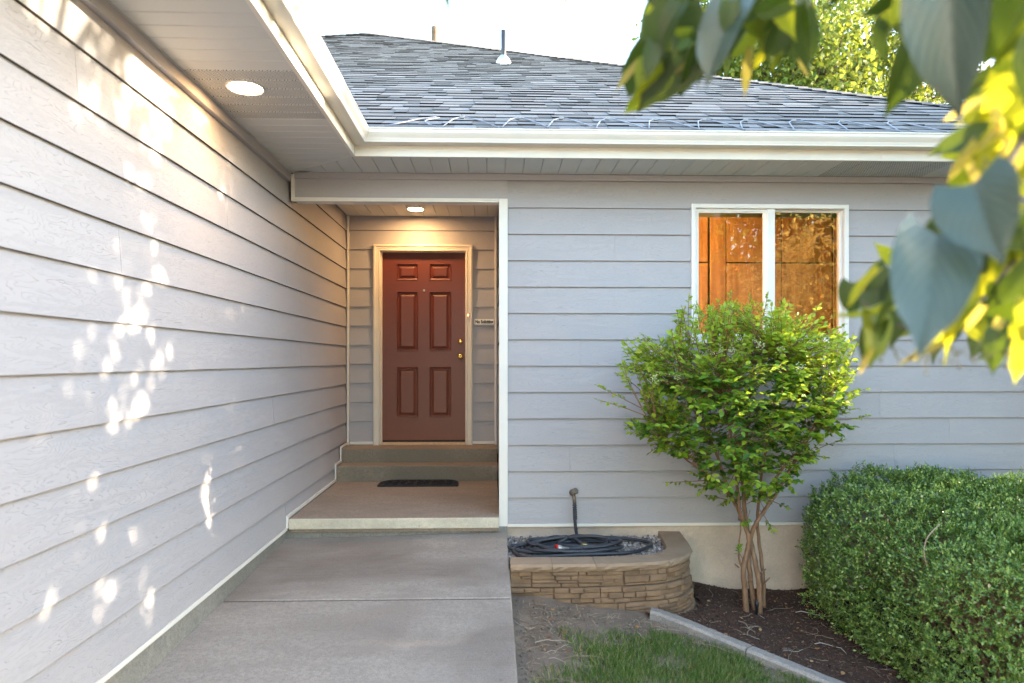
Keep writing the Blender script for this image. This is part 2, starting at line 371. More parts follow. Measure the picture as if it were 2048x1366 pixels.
M['linden'] = leaf_mat('linden_leaf', (0.014, 0.036, 0.009), (0.026, 0.065, 0.011), (0.05, 0.085, 0.025), (0.13, 0.19, 0.006), 0.25)
M['linden_lit'] = leaf_mat('linden_leaf_sunlit', (0.06, 0.14, 0.012), (0.12, 0.19, 0.015), (0.16, 0.22, 0.04), (0.52, 0.50, 0.02), 0.5)  # yellower copy of the linden leaf, sunlight put into its colour
def waxy():
    g = G('linden_waxy_leaf'); uv = g.n('TexCoord').outputs['UV']; sep = g.n('SeparateXYZ', None, Vector=uv)
    u = g.math('ABSOLUTE', g.math('SUBTRACT', sep.outputs[0], 0.5)); w = g.math('SUBTRACT', g.math('MULTIPLY', sep.outputs[1], 8.0), g.math('MULTIPLY', u, 9.0))
    v = g.math('PINGPONG', w, 0.5); mid = g.ramp(u, [(0.0, grey(0)), (0.12, grey(1))])
    c = g.mix(g.ramp(v, [(0, grey(1)), (.2, grey(0))]), (0.022, 0.052, 0.038), (0.04, 0.075, 0.052))
    g.P(Base_Color=c, Roughness=0.5, Normal=g.bump(g.math('MULTIPLY', g.math('ADD', v, 2.5), mid), 0.35, 0.004)); g.b.inputs['Coat Weight'].default_value = 0.5; g.b.inputs['Coat Roughness'].default_value = 0.38; g.b.inputs['Coat IOR'].default_value = 1.7
    return g.m
M['waxy'] = waxy()
M['bract'] = foliage('linden_bract', [(0.30, 0.30, 0.06), (0.45, 0.38, 0.12)], 0.6, (0.80, 0.60, 0.08), 0.5)
M['seed'] = simple('linden_seed', (0.16, 0.15, 0.07), 0.8)
M['canopy'] = foliage('linden_canopy_leaf', [(0.03, 0.07, 0.014), (0.055, 0.11, 0.018), (0.085, 0.14, 0.02)], 0.35, (0.25, 0.30, 0.02), 0.45)
def wood_mat():
    g = G('orange_wood_veneer'); n = g.noise(g.coord((16, 16, 1.2)), 1.5, 5, 0.6, 0.8); c = g.ramp(n, [(0.3, (0.30, 0.12, 0.03)), (0.7, (0.48, 0.22, 0.06))])
    g.P(Base_Color=c, Roughness=0.4); return g.m
M['wood'] = wood_mat()
M['groove'] = simple('wood_shadow_gap', (0.05, 0.02, 0.01), 0.9)
M['room'] = simple('room_plaster', (0.55, 0.45, 0.33), 0.9)
def glass_mat():
    g = G('window_glass'); tr = g.n('BsdfTransparent'); tr.inputs[0].default_value = (0.92, 0.95, 0.93, 1)
    gl = g.n('BsdfGlossy'); gl.inputs['Roughness'].default_value = 0.012; gl.inputs[0].default_value = (1, 1, 1, 1)
    wob = g.bump(g.noise(g.coord((1, 1, 1)), 2.2, 2), 0.06, 0.02); g.nt.links.new(wob, gl.inputs['Normal'])
    fr = g.n('Fresnel'); fr.inputs[0].default_value = 1.5
    ms = g.n('MixShader', None, Fac=g.math('MULTIPLY', fr.outputs[0], 3.6)); g.nt.links.new(tr.outputs[0], ms.inputs[1]); g.nt.links.new(gl.outputs[0], ms.inputs[2])
    g.nt.links.new(ms.outputs[0], g.out.inputs[0]); return g.m
M['glass'] = glass_mat()
def emit(name, col, st):
    g = G(name); e = g.n('Emission'); e.inputs[0].default_value = (*col, 1); e.inputs[1].default_value = st; g.nt.links.new(e.outputs[0], g.out.inputs[0]); return g.m
LAMP_E = 26.0
M['lamp'] = emit('warm_lamp_lens', (1.0, 0.56, 0.22), LAMP_E)
M['lamp_dim'] = emit('warm_lamp_lens_soffit', (1.0, 0.60, 0.27), 13.0)
M['unseen_glow_lamp'] = emit('unseen_glow_lamp_globe', (1.0, 0.60, 0.24), 48.0)
M['bell_glow'] = emit('doorbell_button_glow', (1.0, 0.35, 0.12), 0.6)
M['sign_white'] = simple('sign_plate_white', (0.8, 0.8, 0.74), 0.5, 0.03)
M['ink'] = simple('sign_ink_black', (0.01, 0.01, 0.01), 0.6)
M['plastic_grey'] = simple('grey_plastic', (0.30, 0.30, 0.31), 0.5)

# ------------------------------------------------------------------ key dimensions (metres)
XL = -1.548            # face of the wing's siding
YF = 5.26              # face of the main wall's siding
YD = 7.33              # face of the entry wall's siding
ZS = 3.233             # soffit underside
PITCH = 0.2035
Z1 = 2.979             # a shared siding line
ZB = 0.53              # foot of the siding
XR = 4.45              # right end of the main wall
FX, FY = -0.958, 4.80  # fascia faces
def gz(x, y):          # ground height
    g = 0.275 - 0.155 * (x - 0.1)
    g = max(-0.012, min(0.30, g))
    if x > 0.0: g -= 0.03 * max(0.0, min(4.0, 4.4 - y)) * max(0.0, min(1.0, (2.2 - x) / 1.2))
    else: g = 0.12
    return g
def walk_z(y): return 0.444 - 0.036 * (5.09 - y)

# ------------------------------------------------------------------ ground
def axis(lo, a, b, hi, step, n=9):
    return np.unique(np.concatenate([lo + (a - lo) * (1 - np.linspace(1, 0, n) ** 2), np.arange(a, b + 1e-6, step), b + (hi - b) * np.linspace(0, 1, n) ** 2]))
xs = axis(-150, -0.5, 5.0, 150, 0.05); ys = axis(-150, 0.5, 5.5, 150, 0.05)
V = [(x, y, gz(x, y) + (0.012 * (math.sin(x * 7.1 + y * 3.3) * math.sin(y * 9.7 - x * 4)) + random.uniform(-.006, .006) if 0.15 < x < 5 and 0 < y < 5.2 else (0 if -30 < y < 30 else 0))) for y in ys for x in xs]
nx = len(xs)
F = [(j * nx + i, j * nx + i + 1, (j + 1) * nx + i + 1, (j + 1) * nx + i) for j in range(len(ys) - 1) for i in range(nx - 1)]
me = bpy.data.meshes.new('ground'); me.from_pydata(V, [], F); me.materials.append(M['soil']); me.polygons.foreach_set('use_smooth', [True] * len(F))
struct(link('ground', me))

# walkway: two slabs with a tooled joint
wk = struct(link('walkway', None, None, (0, 4, 0)))
def walk_slab(y0, y1):
    mb = MB(); n = 12; pts = []; b = 0.008
    prof = [(XL - 0.011, -0.30), (XL - 0.011, 0.0), (0.115 - b, 0.0), (0.115, -b), (0.115, -0.30)]
    rows = [(y0, -b), (y0 + b, 0.0), (y1 - b, 0.0), (y1, -b)]
    for y, d in rows:
        for x, dz in prof:
            cr = 0.0
            if y > 4.9 and dz > -0.1: cr = 0.035 * max(0, (x + 1.0)) / 1.1 * max(0, (y - 4.9) / 0.3)
            pts.append((x, y, walk_z(y) + dz + (d if dz > -0.2 else 0) + cr))
    k = len(prof); faces = []
    for i in range(len(rows) - 1):
        for j in range(k - 1): faces.append((i * k + j, i * k + j + 1, (i + 1) * k + j + 1, (i + 1) * k + j))
    faces += [tuple(range(k - 1, -1, -1)), tuple(range((len(rows) - 1) * k, len(rows) * k))]
    mb.poly(pts, [tuple(reversed(f)) for f in faces]); return under(mb.build('slab', M['walk']), wk)
for a, b in ((4.016, 5.262), (2.35, 3.997), (0.69, 2.335), (-0.97, 0.678), (-2.63, -0.982)): walk_slab(a, b)

for yj in (4.0065, 2.3425, .684, -.976):
    mb = MB(); mb.box(XL - .01, .108, yj - .0085, yj + .0085, walk_z(yj) - .06, walk_z(yj) - .006); under(mb.build('joint_filler', M['mulch_bed']), wk)
# driveway added out of view to throw light onto the front wall
mb = MB(); mb.box(-9.0, 4.5, -16.0, -2.64, -.2, .145, bev=.01); struct(mb.build('driveway', M['walk']))
# ------------------------------------------------------------------ house
house = thing('house', 'pale grey-blue lap-sided house with white trim, grey shingle roof and recessed entry', 'house', (0, 5.3, 0))
def part(mb, name, mats, smooth=False): return under(mb.build(name, mats, None, smooth), house)
def sub(o, p): o.parent = p; o.matrix_parent_inverse = (house.matrix_basis @ p.matrix_parent_inverse @ p.matrix_basis).inverted() if p.parent is house else p.matrix_basis.inverted(); return o

# sheathing walls
mb = MB(); WX0, WX1 = None, None
w0 = atY(1383, 406, YF - 0.015); w1 = atY(1697, 680, YF - 0.015)
WX0, WX1, WZ1, WZ0 = w0.x, w1.x, 3.014, 1.958
yb0, yb1 = YF + 0.018, YF + 0.13
mb.box(0.06, WX0 + .02, yb0, yb1, ZB, 3.22); mb.box(WX1 - .02, XR, yb0, yb1, ZB, 3.22); mb.box(WX0 + .02, WX1 - .02, yb0, yb1, ZB, WZ0 + .02); mb.box(WX0 + .02, WX1 - .02, yb0, yb1, WZ1 - .02, 3.22)
wall_front = part(mb, 'wall', M['siding'])
mb = MB(); mb.box(XL - .14, XL - .018, -4, YD + .2, ZB, 3.26); wall_wing = part(mb, 'wall', M['siding'])
DX0, DX1, DZT = -1.264, -0.209, 3.037     # casing outer edges
mb = MB(); mb.box(XL - .02, DX0 + .03, YD + .018, YD + .16, .80, 3.42); mb.box(DX1 - .03, .16, YD + .018, YD + .16, .80, 3.42); mb.box(DX0 + .03, DX1 - .03, YD + .018, YD + .16, DZT - .02, 3.42)
wall_entry = part(mb, 'wall', M['siding'])
mb = MB(); mb.box(.072, .16, YF + .135, YD + .015, ZB, 3.42); wall_return = part(mb, 'wall', M['siding'])
mb = MB(); mb.box(XR, XR + .12, YF + .02, 15.0, -0.3, 3.22); mb.box(-7.6, XR + .12, 15.0, 15.12, -.3, 3.22); mb.box(-7.72, -7.6, -4, 15.12, -.3, 3.22); mb.box(-7.6, XL - .15, -4.1, -4, -.3, 3.22)
wall_far = part(mb, 'wall', M['siding'])

def board(parent, axis_, a, b, z0, face, h=PITCH, lip=0.016, mat='siding', t_top=0.002, wav=True):
    """one lap board; axis 'x' faces -y, axis 'y' faces +x, '-y' faces -x"""
    mb = MB(); hh = h + 0.022
    prof = [(-0.0175, 0.0), (0.0, 0.0), (0.0012, 0.0018), (-lip + t_top - .0008, hh), (-lip - 0.006, hh)]
    n = max(2, int(abs(b - a) / 0.35) + 1) if wav else 2
    pts = []
    for i in range(n):
        u = a + (b - a) * i / (n - 1); w = random.uniform(-.0009, .0009) if wav and 0 < i < n - 1 else 0; w2 = random.uniform(-.0006, .0006)
        for o, z in prof:
            zz = z0 + z + (w if z < .1 else 0); oo = o + (w2 if z < .1 else 0)
            if axis_ == 'x': pts.append((u, face - oo, zz))
            elif axis_ == 'y': pts.append((face + oo, u, zz))
            else: pts.append((face - oo, u, zz))
    k = len(prof); fs = []
    for i in range(n - 1):
        for j in range(k):
            j2 = (j + 1) % k; fs.append((i * k + j, i * k + j2, (i + 1) * k + j2, (i + 1) * k + j))
    fs += [tuple(range(k - 1, -1, -1)), tuple(range((n - 1) * k, n * k))]
    if axis_ == 'y': fs = [tuple(reversed(f)) for f in fs]
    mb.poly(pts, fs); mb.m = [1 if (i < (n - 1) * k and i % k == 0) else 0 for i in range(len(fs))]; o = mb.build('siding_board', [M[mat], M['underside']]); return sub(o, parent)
def course(parent, ax, a, b, z0, face, joints=(), **kw):
    cuts = [a] + sorted(j for j in joints if a + .1 < j < b - .1) + [b]
    for p, q in zip(cuts[:-1], cuts[1:]): board(parent, ax, p + (.0006 if p != a else 0), q - (.0006 if q != b else 0), z0, face, **kw)

# front wall courses
def px_x(px, y=YF): return atY(px, 700, y).x
joint_px = {6: [1160], 4: [1830], 9: [1268, 1900], 10: [1140, 1790], 2: [1230], 8: [1760], 1: [1930], 7: [1480]}
XP1 = 0.121
course(wall_front, 'x', XP1, XR, Z1, YF, [px_x(1905)], h=.186)
for k in range(1, 13):
    z0 = Z1 - k * PITCH
    h = PITCH
    if k == 12: z0 = ZB + .012; h = Z1 - 11 * PITCH - z0
    js = [px_x(p) for p in joint_px.get(k, [])]
    if 1 <= k <= 5 :
        if k == 5: z0 = Z1 - 5 * PITCH
        course(wall_front, 'x', XP1, WX0 + .004, z0, YF, js, h=h); course(wall_front, 'x', WX1 - .004, XR, z0, YF, js, h=h)
    else: course(wall_front, 'x', XP1, XR, z0, YF, js, h=h)
# wing wall courses
wing_j = {0: [1.2, 4.6], 1: [2.6], 2: [0.4, 4.05], 3: [1.5, 5.2], 4: [2.9], 5: [.9], 6: [1.9, 5.6], 7: [0.2], 8: [1.3, 4.9], 9: [.6], 10: [1.8, 5.45], 11: [.2], 12: [1.1]}
course(wall_wing, 'y', -4, YF + .07, Z1 - .001, XL, [.3, 3.95], h=.18)
for k in range(1, 13):
    z0 = Z1 - k * PITCH - .006; h = PITCH
    if k == 12: z0 = ZB + .012; h = Z1 - 11 * PITCH - .006 - z0
    if k <= 1: course(wall_wing, 'y', -4, YD, z0, XL, wing_j[k], h=h)
    elif z0 > 0.92: course(wall_wing, 'y', -4, YD, z0, XL, wing_j[k], h=h)
    elif z0 > 0.77: course(wall_wing, 'y', -4, YD, z0, XL, wing_j[k], h=h)
    elif z0 > 0.6: course(wall_wing, 'y', -4, 6.98, z0, XL, wing_j[k], h=h)
    else: course(wall_wing, 'y', -4, 5.19, z0, XL, wing_j[k], h=h); course(wall_wing, 'y', 5.19, 6.75, .612, XL, [], h=Z1 - 11 * PITCH - .006 - .612)
for k in range(0, 2): course(wall_wing, 'y', YF + .08, YD, 2.979 + .001 + .2035 * k, XL, [], h=PITCH if k == 0 else .14)
# entry wall courses
for k in range(0, 12):
    z0 = 3.191 - .2041 * k; h = .2041
    if k == 0: h = .148
    if k == 11: z0 = .935; h = 3.191 - .2041 * 10 - .935
    if z0 > DZT - .06: course(wall_entry, 'x', XL + .028, .05, z0, YD, [], h=h)
    else: course(wall_entry, 'x', XL + .028, DX0 + .012, z0, YD, [], h=h); course(wall_entry, 'x', DX1 - .012, .05, z0, YD, [], h=h)
for k in range(0, 13):
    z0 = 3.191 - .2041 * k
    if z0 < .62: continue
    y1 = YD - .03 if z0 > .93 else (6.98 if z0 > .77 else 6.76)
    course(wall_return, '-y', YF + .14, y1, z0, .058, [], h=.2041 if k else .148)

# white trims
def trim(*boxes, name='trim', mat='trim', bev=0.0):
    mb = MB()
    for b in boxes: mb.box(*b, bev=bev)
    return part(mb, name, M[mat])
trim((.054, XP1, YF - .022, YF + .02, .513, 3.043), name='corner_board', bev=.003)          # corner post, front
trim((.0545, .070, YF + .021, YF + .132, .53, 3.02), name='corner_board')
trim((XL + .004, XL + .026, YD - .022, YD + .016, .897, 3.34), name='inside_corner_trim', bev=.003)
trim((.028, .050, YD - .022, YD + .016, .897, 3.34), name='inside_corner_trim', bev=.003)
trim((XP1 + .002, XR, YF - .006, YF + .018, ZB - .012, ZB + .011), name='starter_strip')
trim((XL - .017, XL + .006, -4, 5.195, ZB - .012, ZB + .011), name='starter_strip')
trim((XL + .002, XL + .018, 5.17, 5.188, .54, .632), (XL + .002, XL + .0175, 5.189, 6.757, .612, .634), (XL + .002, XL + .018, 6.758, 6.775, .612, .785), (XL + .002, XL + .0175, 6.776, 6.985, .763, .786),
     (XL + .002, XL + .018, 6.986, 7.003, .763, .925), (XL + .002, XL + .0175, 7.004, YD - .024, .905, .926), name='stair_flashing')
trim((XL + .03, DX0 - .001, YD - .008, YD + .017, .905, .934), (DX1 + .001, .026, YD - .008, YD + .017, .905, .934), name='starter_strip')
# beam over the entry
BX0 = XL + .012; BZ = 3.028
beam_mb = MB(); beam_mb.box(BX0 + .03, .0535, YF + .012, YF + .098, BZ + .006, 3.23); beam = part(beam_mb, 'beam', M['siding'])
mbx = MB(); mbx.box(BX0 + .032, px_x(948), YF - .004, YF + .0115, BZ + .018, 3.186); sub(mbx.build('siding_board', M['siding']), beam)
mbx = MB(); mbx.box(px_x(948) + .002, XP1 + .0, YF - .004, YF + .0115, 3.0435, 3.186); sub(mbx.build('siding_board', M['siding']), beam)
trim((BX0 + .032, .0535, YF - .012, YF + .011, BZ + .002, BZ + .0175), name='beam_trim', bev=.002)
trim((BX0 + .033, .0535, YF - .008, YF + .10, BZ - .010, BZ + .0015), name='beam_trim')
trim((BX0 + .006, BX0 + .031, YF - .014, YF + .02, BZ - .012, 3.222), name='beam_trim', bev=.002)
# frieze boards
mb = MB(); mb.box(BX0 + .032, XR, YF - .018, YF - .0045, 3.187, 3.2325); part(mb, 'frieze_board', M['siding'])
mb = MB(); mb.box(XL - .016, XL + .020, -4, YF - .02, 3.165, 3.2325); part(mb, 'frieze_board', M['siding'])

# soffits
sof = MB(); sof.prism([(XL, -4), (FX - .004, -4), (FX - .004, FY + .004), (XR + .46, FY + .004), (XR + .46, YF + .02), (XL, YF + .02)], ZS + .0125, ZS + .02); soffit = part(sof, 'soffit', M['soffit'])
def soffit_panel(plan, mat, z=ZS):
    mbp = MB(); mbp.prism(plan, z, z + .012, .0045); return sub(mbp.build('soffit_panel', [M[mat]]), soffit)
diag = lambda x: YF - (x - XL) * (YF - FY) / (FX - XL)      # mitre line y(x)
y = -1.0 + .008; PW = .1126
LAMP1 = atZ(491, 175, ZS)
rowcount = 0; yy = 3.41 - PW * 40
while yy < YF - .03:
    y0, y1 = yy + .0012, yy + PW - .0012; vent = 3.40 < yy < 3.41 + PW * 5.5
    xr = lambda q: FX - .004 if q <= FY else XL + (YF - q) * (FX - XL) / (YF - FY) - .004
    if xr(y1) > XL + .05:
        if y0 < FY < y1: plan = [(XL + .012, y0), (FX - .004, y0), (FX - .004, FY), (xr(y1), y1), (XL + .012, y1)]
        else: plan = [(XL + .012, y0), (xr(y0), y0), (xr(y1), y1), (XL + .012, y1)]
        if abs(yy + PW / 2 - LAMP1.y) < .16 and False: pass
        soffit_panel(plan, 'perf' if vent else 'soffit')
    yy += PW
xx = XL + .02; PW2 = .1355; xv0 = atZ(1655, 349, ZS).x
while xx < XR + .45:
    x0, x1 = xx + .0014, xx + PW2 - .0014
    f0 = max(FY + .002, diag(x0) + .006) if x0 < FX else FY + .002; f1 = max(FY + .002, diag(x1) + .006) if x1 < FX else FY + .002
    plan = [(x0, f0), (x1, f1), (x1, YF - .02), (x0, YF - .02)] if f0 < YF - .03 else None
    if plan: soffit_panel(plan, 'perf' if xv0 - .05 < xx < xv0 + PW2 * 5.6 else 'soffit')
    xx += PW2
mb = MB(); p0 = Vector((XL + .02, YF - .022)); p1 = Vector((FX - .006, FY + .005)); nn = Vector((-(p1 - p0).y, (p1 - p0).x)).normalized() * .009
mb.prism([tuple(p0 + nn), tuple(p0 - nn), tuple(p1 - nn), tuple(p1 + nn)], ZS - .003, ZS + .004); part(mb, 'soffit_mitre_strip', M['soffit'])
mb = MB(); mb.box(XL + .002, XL + .026, -4, YF - .03, ZS - .006, ZS + .011); part(mb, 'soffit_channel', M['soffit'])
ZC = 3.343
mb = MB(); mb.box(XL, .07, YF + .11, YD + .02, ZC + .0125, ZC + .03); ceil_entry = part(mb, 'soffit', M['soffit'])
xx = XL + .01
while xx < .05:
    x1 = min(.056, xx + .136); mbp = MB(); mbp.prism([(xx + .0014, YF + .115), (x1 - .0014, YF + .115), (x1 - .0014, YD - .004), (xx + .0014, YD - .004)], ZC, ZC + .012, .0045)
    sub(mbp.build('soffit_panel', M['soffit']), ceil_entry); xx += .136
mb = MB(); mb.box(XL + .003, .056, YF + .1005, YF + .113, BZ, ZC + .02); part(mb, 'beam_back', M['siding'])

# fascia and gutter (wing eave + main eave, mitred inside corner)
def eave(profile, name, mat, closed=True, far=XR + .46, near=-4.0):
    mbx = MB(); k = len(profile); pts = [(FX + o, near, z) for o, z in profile] + [(FX + o, FY - o, z) for o, z in profile] + [(far, FY - o, z) for o, z in profile]
    fs = []
    for i in range(2):
        for j in range(k if closed else k - 1):
            j2 = (j + 1) % k; fs.append((i * k + j, (i + 1) * k + j, (i + 1) * k + j2, i * k + j2))
    fs += [tuple(range(k)), tuple(reversed(range(2 * k, 3 * k)))]
    mbx.poly(pts, fs); return part(mbx, name, M[mat])
eave([(-.022, ZS - .004), (0, ZS - .004), (0, 3.395), (-.022, 3.395)], 'fascia', 'gutter')
g0 = 3.303
outer = [(.001, .092), (.001, 0), (.082, 0), (.085, .003), (.085, .010), (.087, .013), (.092, .028), (.104, .046), (.112, .060), (.113, .078), (.118, .082), (.118, .090), (.113, .092), (.108, .088)]
inner = [(.108, .060), (.100, .048), (.088, .030), (.080, .003), (.004, .003), (.004, .092)]
gutter = eave([(o, g0 + z) for o, z in outer + inner], 'gutter', 'gutter')
def gutter_strip(p0, p1, name='gutter_joint'):
    pr = [(o + .0012 if o > .05 else o, g0 + z - (.0012 if z < .005 else 0)) for o, z in outer[1:13]]
    mbx = MB(); k = len(pr)
    a = [(p0, FY - o, z) for o, z in pr]; b = [(p1, FY - o, z) for o, z in pr]
    mbx.poly(a + b, [(j, k + j, k + j + 1, j + 1) for j in range(k - 1)]); return sub(mbx.build(name, M['gutter']), gutter)
xj = atY(773, 270, FY - .1).x
gutter_strip(FX + .13, xj)
x2 = atY(1762, 305, FY).x
mb = MB(); mb.box(x2, x2 + .5, FY - .0025, FY - .0002, ZS - .005, g0 - .002); sub(mb.build('fascia_joint', M['gutter']), gutter)

# foundation
mb = MB(); mb.box(.118, XR, YF + .03, YF + .2, -.35, ZB - .013); part(mb, 'foundation', M['stucco'])
mb = MB(); mb.box(XL - .14, XL - .012, -4, 5.3, -.2, ZB - .013); part(mb, 'foundation', M['kerb_conc'])

# ------------------------------------------------------------------ roof
RY0, RZ0 = 4.735, 3.402; AX, AY = -2.137, 11.787; RM = 0.5687; EX = 4.9
RZA = RZ0 + RM * (AY - RY0)
def roof_pt(x, s):      # s: horizontal run from the eave
    return Vector((x, RY0 + s, RZ0 + RM * s))
nrm = Vector((0, -RM, 1)).normalized(); upv = Vector((0, 1, RM)).normalized()
mb = MB()
lowL = AX - (AY - RY0)
A = (AX, AY, RZA); El = (lowL, RY0, RZ0); Er = (EX, RY0, RZ0); Br = (EX, 2 * AY - RY0, RZ0); Bl = (lowL, 2 * AY - RY0, RZ0); low = .012
pts = [(p[0], p[1], p[2] - low) for p in (A, El, Er, Br, Bl)]
# wing roof
RXW = -4.2; zr = RZ0 + RM * (FX + .065 - RXW)
wpts = [(FX + .065, -4.4, RZ0 - low), (FX + .065, RY0, RZ0 - low), (RXW, RY0 + (FX + .065 - RXW), zr - low), (RXW, -4.4, zr - low), (2 * RXW - FX - .065, -4.4, RZ0 - low), (2 * RXW - FX - .065, RY0, RZ0 - low)]
mb.poly(pts + wpts, [(0, 1, 2), (0, 2, 3), (0, 3, 4), (0, 4, 1), (5, 6, 7, 8), (8, 7, 10, 9)])
roof = part(mb, 'roof', [M['shingle']])
EXPO = 0.143; run = EXPO / math.sqrt(1 + RM * RM)
tabs = []
i = 0
while True:
    s = i * run
    if s > (AY - RY0) - run: break
    xl = max(FX + .065 - s - .1, lowL + s); xr_ = EX - s - run * .5
    if xl > xr_: break
    x = xl - random.uniform(0, .2)
    x = max(x, -4.2 if s < 3 else xl)
    while x < xr_:
        w = random.choice([.10, .13, .16, .19, .22, .26, .32]); x1 = min(x + w, xr_)
        tabs.append((s, x, x1, random.choice([.002, .0035, .006, .009]))); x += w
    i += 1
def tab_geo(s, x0, x1, t):
    g_ = .0012
    p = []
    for x in (x0 + g_, x1 - g_):
        a = roof_pt(x, s - .002); b = roof_pt(x, s + run + .012)
        p += [a - nrm * .004, a + nrm * (t + .0035), b + nrm * .001]
    return p
tfaces = [(1, 4, 5, 2), (0, 3, 4, 1)]
def vis_area(tb):
    s, x0, x1, t = tb; c = roof_pt((x0 + x1) / 2, s); px, py = project(c)
    if not (640 < px < 2090): return 0
    wpx = abs(project(roof_pt(x1, s))[0] - project(roof_pt(x0, s))[0]); hpx = abs(project(roof_pt(x0, s + run))[1] - project(roof_pt(x0, s))[1])
    return wpx * hpx
tabs.sort(key=vis_area, reverse=True)
for tb in tabs[:300]:
    mbt = MB(); mbt.poly(tab_geo(*tb), tfaces[:1], 0); o0 = len(mbt.v)
    mbt.f += [tuple(f) for f in tfaces[1:]]; mbt.m += [1]
    sub(mbt.build('shingle', [M['shingle'], M['shingle_edge']]), roof)
P_ = np.array([[v[:] for v in tab_geo(*tb)] for tb in tabs[300:]]); nT = len(P_)
Ftri = np.array([(1, 4, 5), (1, 5, 2), (0, 3, 4), (0, 4, 1)])
Fall = (Ftri[None] + (np.arange(nT) * 6)[:, None, None]).reshape(-1, 3)
o = link('shingle_field', np_mesh('shingle_field', P_.reshape(-1, 3), Fall, [M['shingle'], M['shingle_edge']], np.tile([0, 0, 1, 1], nT))); stuff(sub(o, roof))
# hip caps along both hips
mb = MB(); hd = Vector((1, -1, -RM)); L = AY - RY0; nh = int(L * hd.length / .14)
for side in (1, -1):
    for j in range(nh):
        t0 = L * j / nh; t1 = L * (j + 1.25) / nh
        a = Vector((AX + side * t0, AY - t0, RZA - RM * t0)); b = Vector((AX + side * t1, AY - t1, RZA - RM * t1))
        f1 = Vector((0, -.0, 0)); wv = .13; up = .014; tk = .012
        left = Vector((-side * wv * .9, -wv * .35, -RM * wv * .35)); right = Vector((side * wv * .35, wv * .9, -RM * wv * .35))
        z0_ = Vector((0, 0, up)); z1_ = Vector((0, 0, up + tk))
        q = [a + z0_ , a + left + z0_, a + right + z0_, b + z1_, b + left + z1_, b + right + z1_, b + left, b + right, b - Vector((0, 0, .0))]
        mb.poly(q, [(0, 1, 4, 3), (0, 3, 5, 2), (4, 6, 8, 3), (3, 8, 7, 5)])
stuff(sub(mb.build('hip_cap', M['shingle']), roof))
# plumbing vent pipes
def roof_hit(px, py):
    d = ray(px, py); # z = RZ0 + RM (y-RY0)
    t = (RZ0 - RM * RY0 - CAMZ) / (d.z - RM * d.y); return Vector((0, 0, CAMZ)) + d * t
b = roof_hit(1007, 127); sc = FPX / b.y
ph = 66 / sc
mb = MB(); mb.lathe([(5 / sc, -.1), (5 / sc, ph), (4 / sc, ph), (4 / sc, ph - .05)], b, sides=20); vp = part(mb, 'vent_pipe', M['black_pipe'], True)
mb = MB(); mb.lathe([(16 / sc, -.09), (15 / sc, .015), (11 / sc, 10 / sc), (7 / sc, 14 / sc), (5.4 / sc, 16 / sc)], b, sides=24); sub(mb.build('flashing', M['steel'], None, True), vp)
lo, hi = 0.0, L
for _ in range(40):
    t = (lo + hi) / 2; px = project((AX + t, AY - t, RZA - RM * t))[0]
    lo, hi = (t, hi) if px < 852 else (lo, t)
b = Vector((AX + t + .12, AY - t + .12, RZA - RM * t - .04)); sc = FPX / b.y
mb = MB(); mb.lathe([(7.5 / sc, -.2), (7.5 / sc, 11 / sc), (6.0 / sc, 14 / sc), (5.6 / sc, 27 / sc), (6.2 / sc, 28 / sc), (6.2 / sc, 40 / sc), (4.5 / sc, 40 / sc)], b, sides=20); vp = part(mb, 'vent_pipe', M['cream_pipe'], True)
mb = MB(); mb.lathe([(5 / sc, 4 / sc), (9 / sc, 5 / sc), (9 / sc, 9 / sc), (6.5 / sc, 12 / sc)], b, sides=24); sub(mb.build('storm_collar', M['cream_pipe'], None, True), vp)

# ------------------------------------------------------------------ door
dy = YD + .062; DL, DR = atY(765, 700, dy).x, atY(931, 700, dy).x; DT, DB = atY(800, 505, dy).z, atY(800, 880, dy).z
XC = lambda p: atY(p, 700, dy).x
ZC_ = lambda p: atY(850, p, dy).z
pan = [(XC(792.7), XC(836.5), ZC_(561), ZC_(527)), (XC(858.3), XC(902.5), ZC_(561), ZC_(527)), (XC(792.7), XC(836.5), ZC_(702), ZC_(582.7)), (XC(858.3), XC(902.5), ZC_(702), ZC_(582.7)),
       (XC(792.7), XC(836.5), ZC_(834.6), ZC_(733.4)), (XC(858.3), XC(902.5), ZC_(834.6), ZC_(733.4))]
gx = sorted({DL, DR} | {p[0] for p in pan} | {p[1] for p in pan}); gzs = sorted({DB, DT} | {round(p[2], 5) for p in pan} | {round(p[3], 5) for p in pan})
mb = MB()
for i in range(len(gx) - 1):
    for j in range(len(gzs) - 1):
        cx_, cz_ = (gx[i] + gx[i + 1]) / 2, (gzs[j] + gzs[j + 1]) / 2
        if any(p[0] < cx_ < p[1] and p[2] < cz_ < p[3] for p in pan): continue
        mb.poly([(gx[i], dy, gzs[j]), (gx[i + 1], dy, gzs[j]), (gx[i + 1], dy, gzs[j + 1]), (gx[i], dy, gzs[j + 1])], [(0, 1, 2, 3)])
mb.box(DL - .003, DR + .003, dy + .02, dy + .045, DB, DT + .01)
mb.poly([(DL, dy, DB), (DR, dy, DB), (DR, dy + .02, DB), (DL, dy + .02, DB)], [(3, 2, 1, 0)])
door = part(mb, 'door', M['door'])
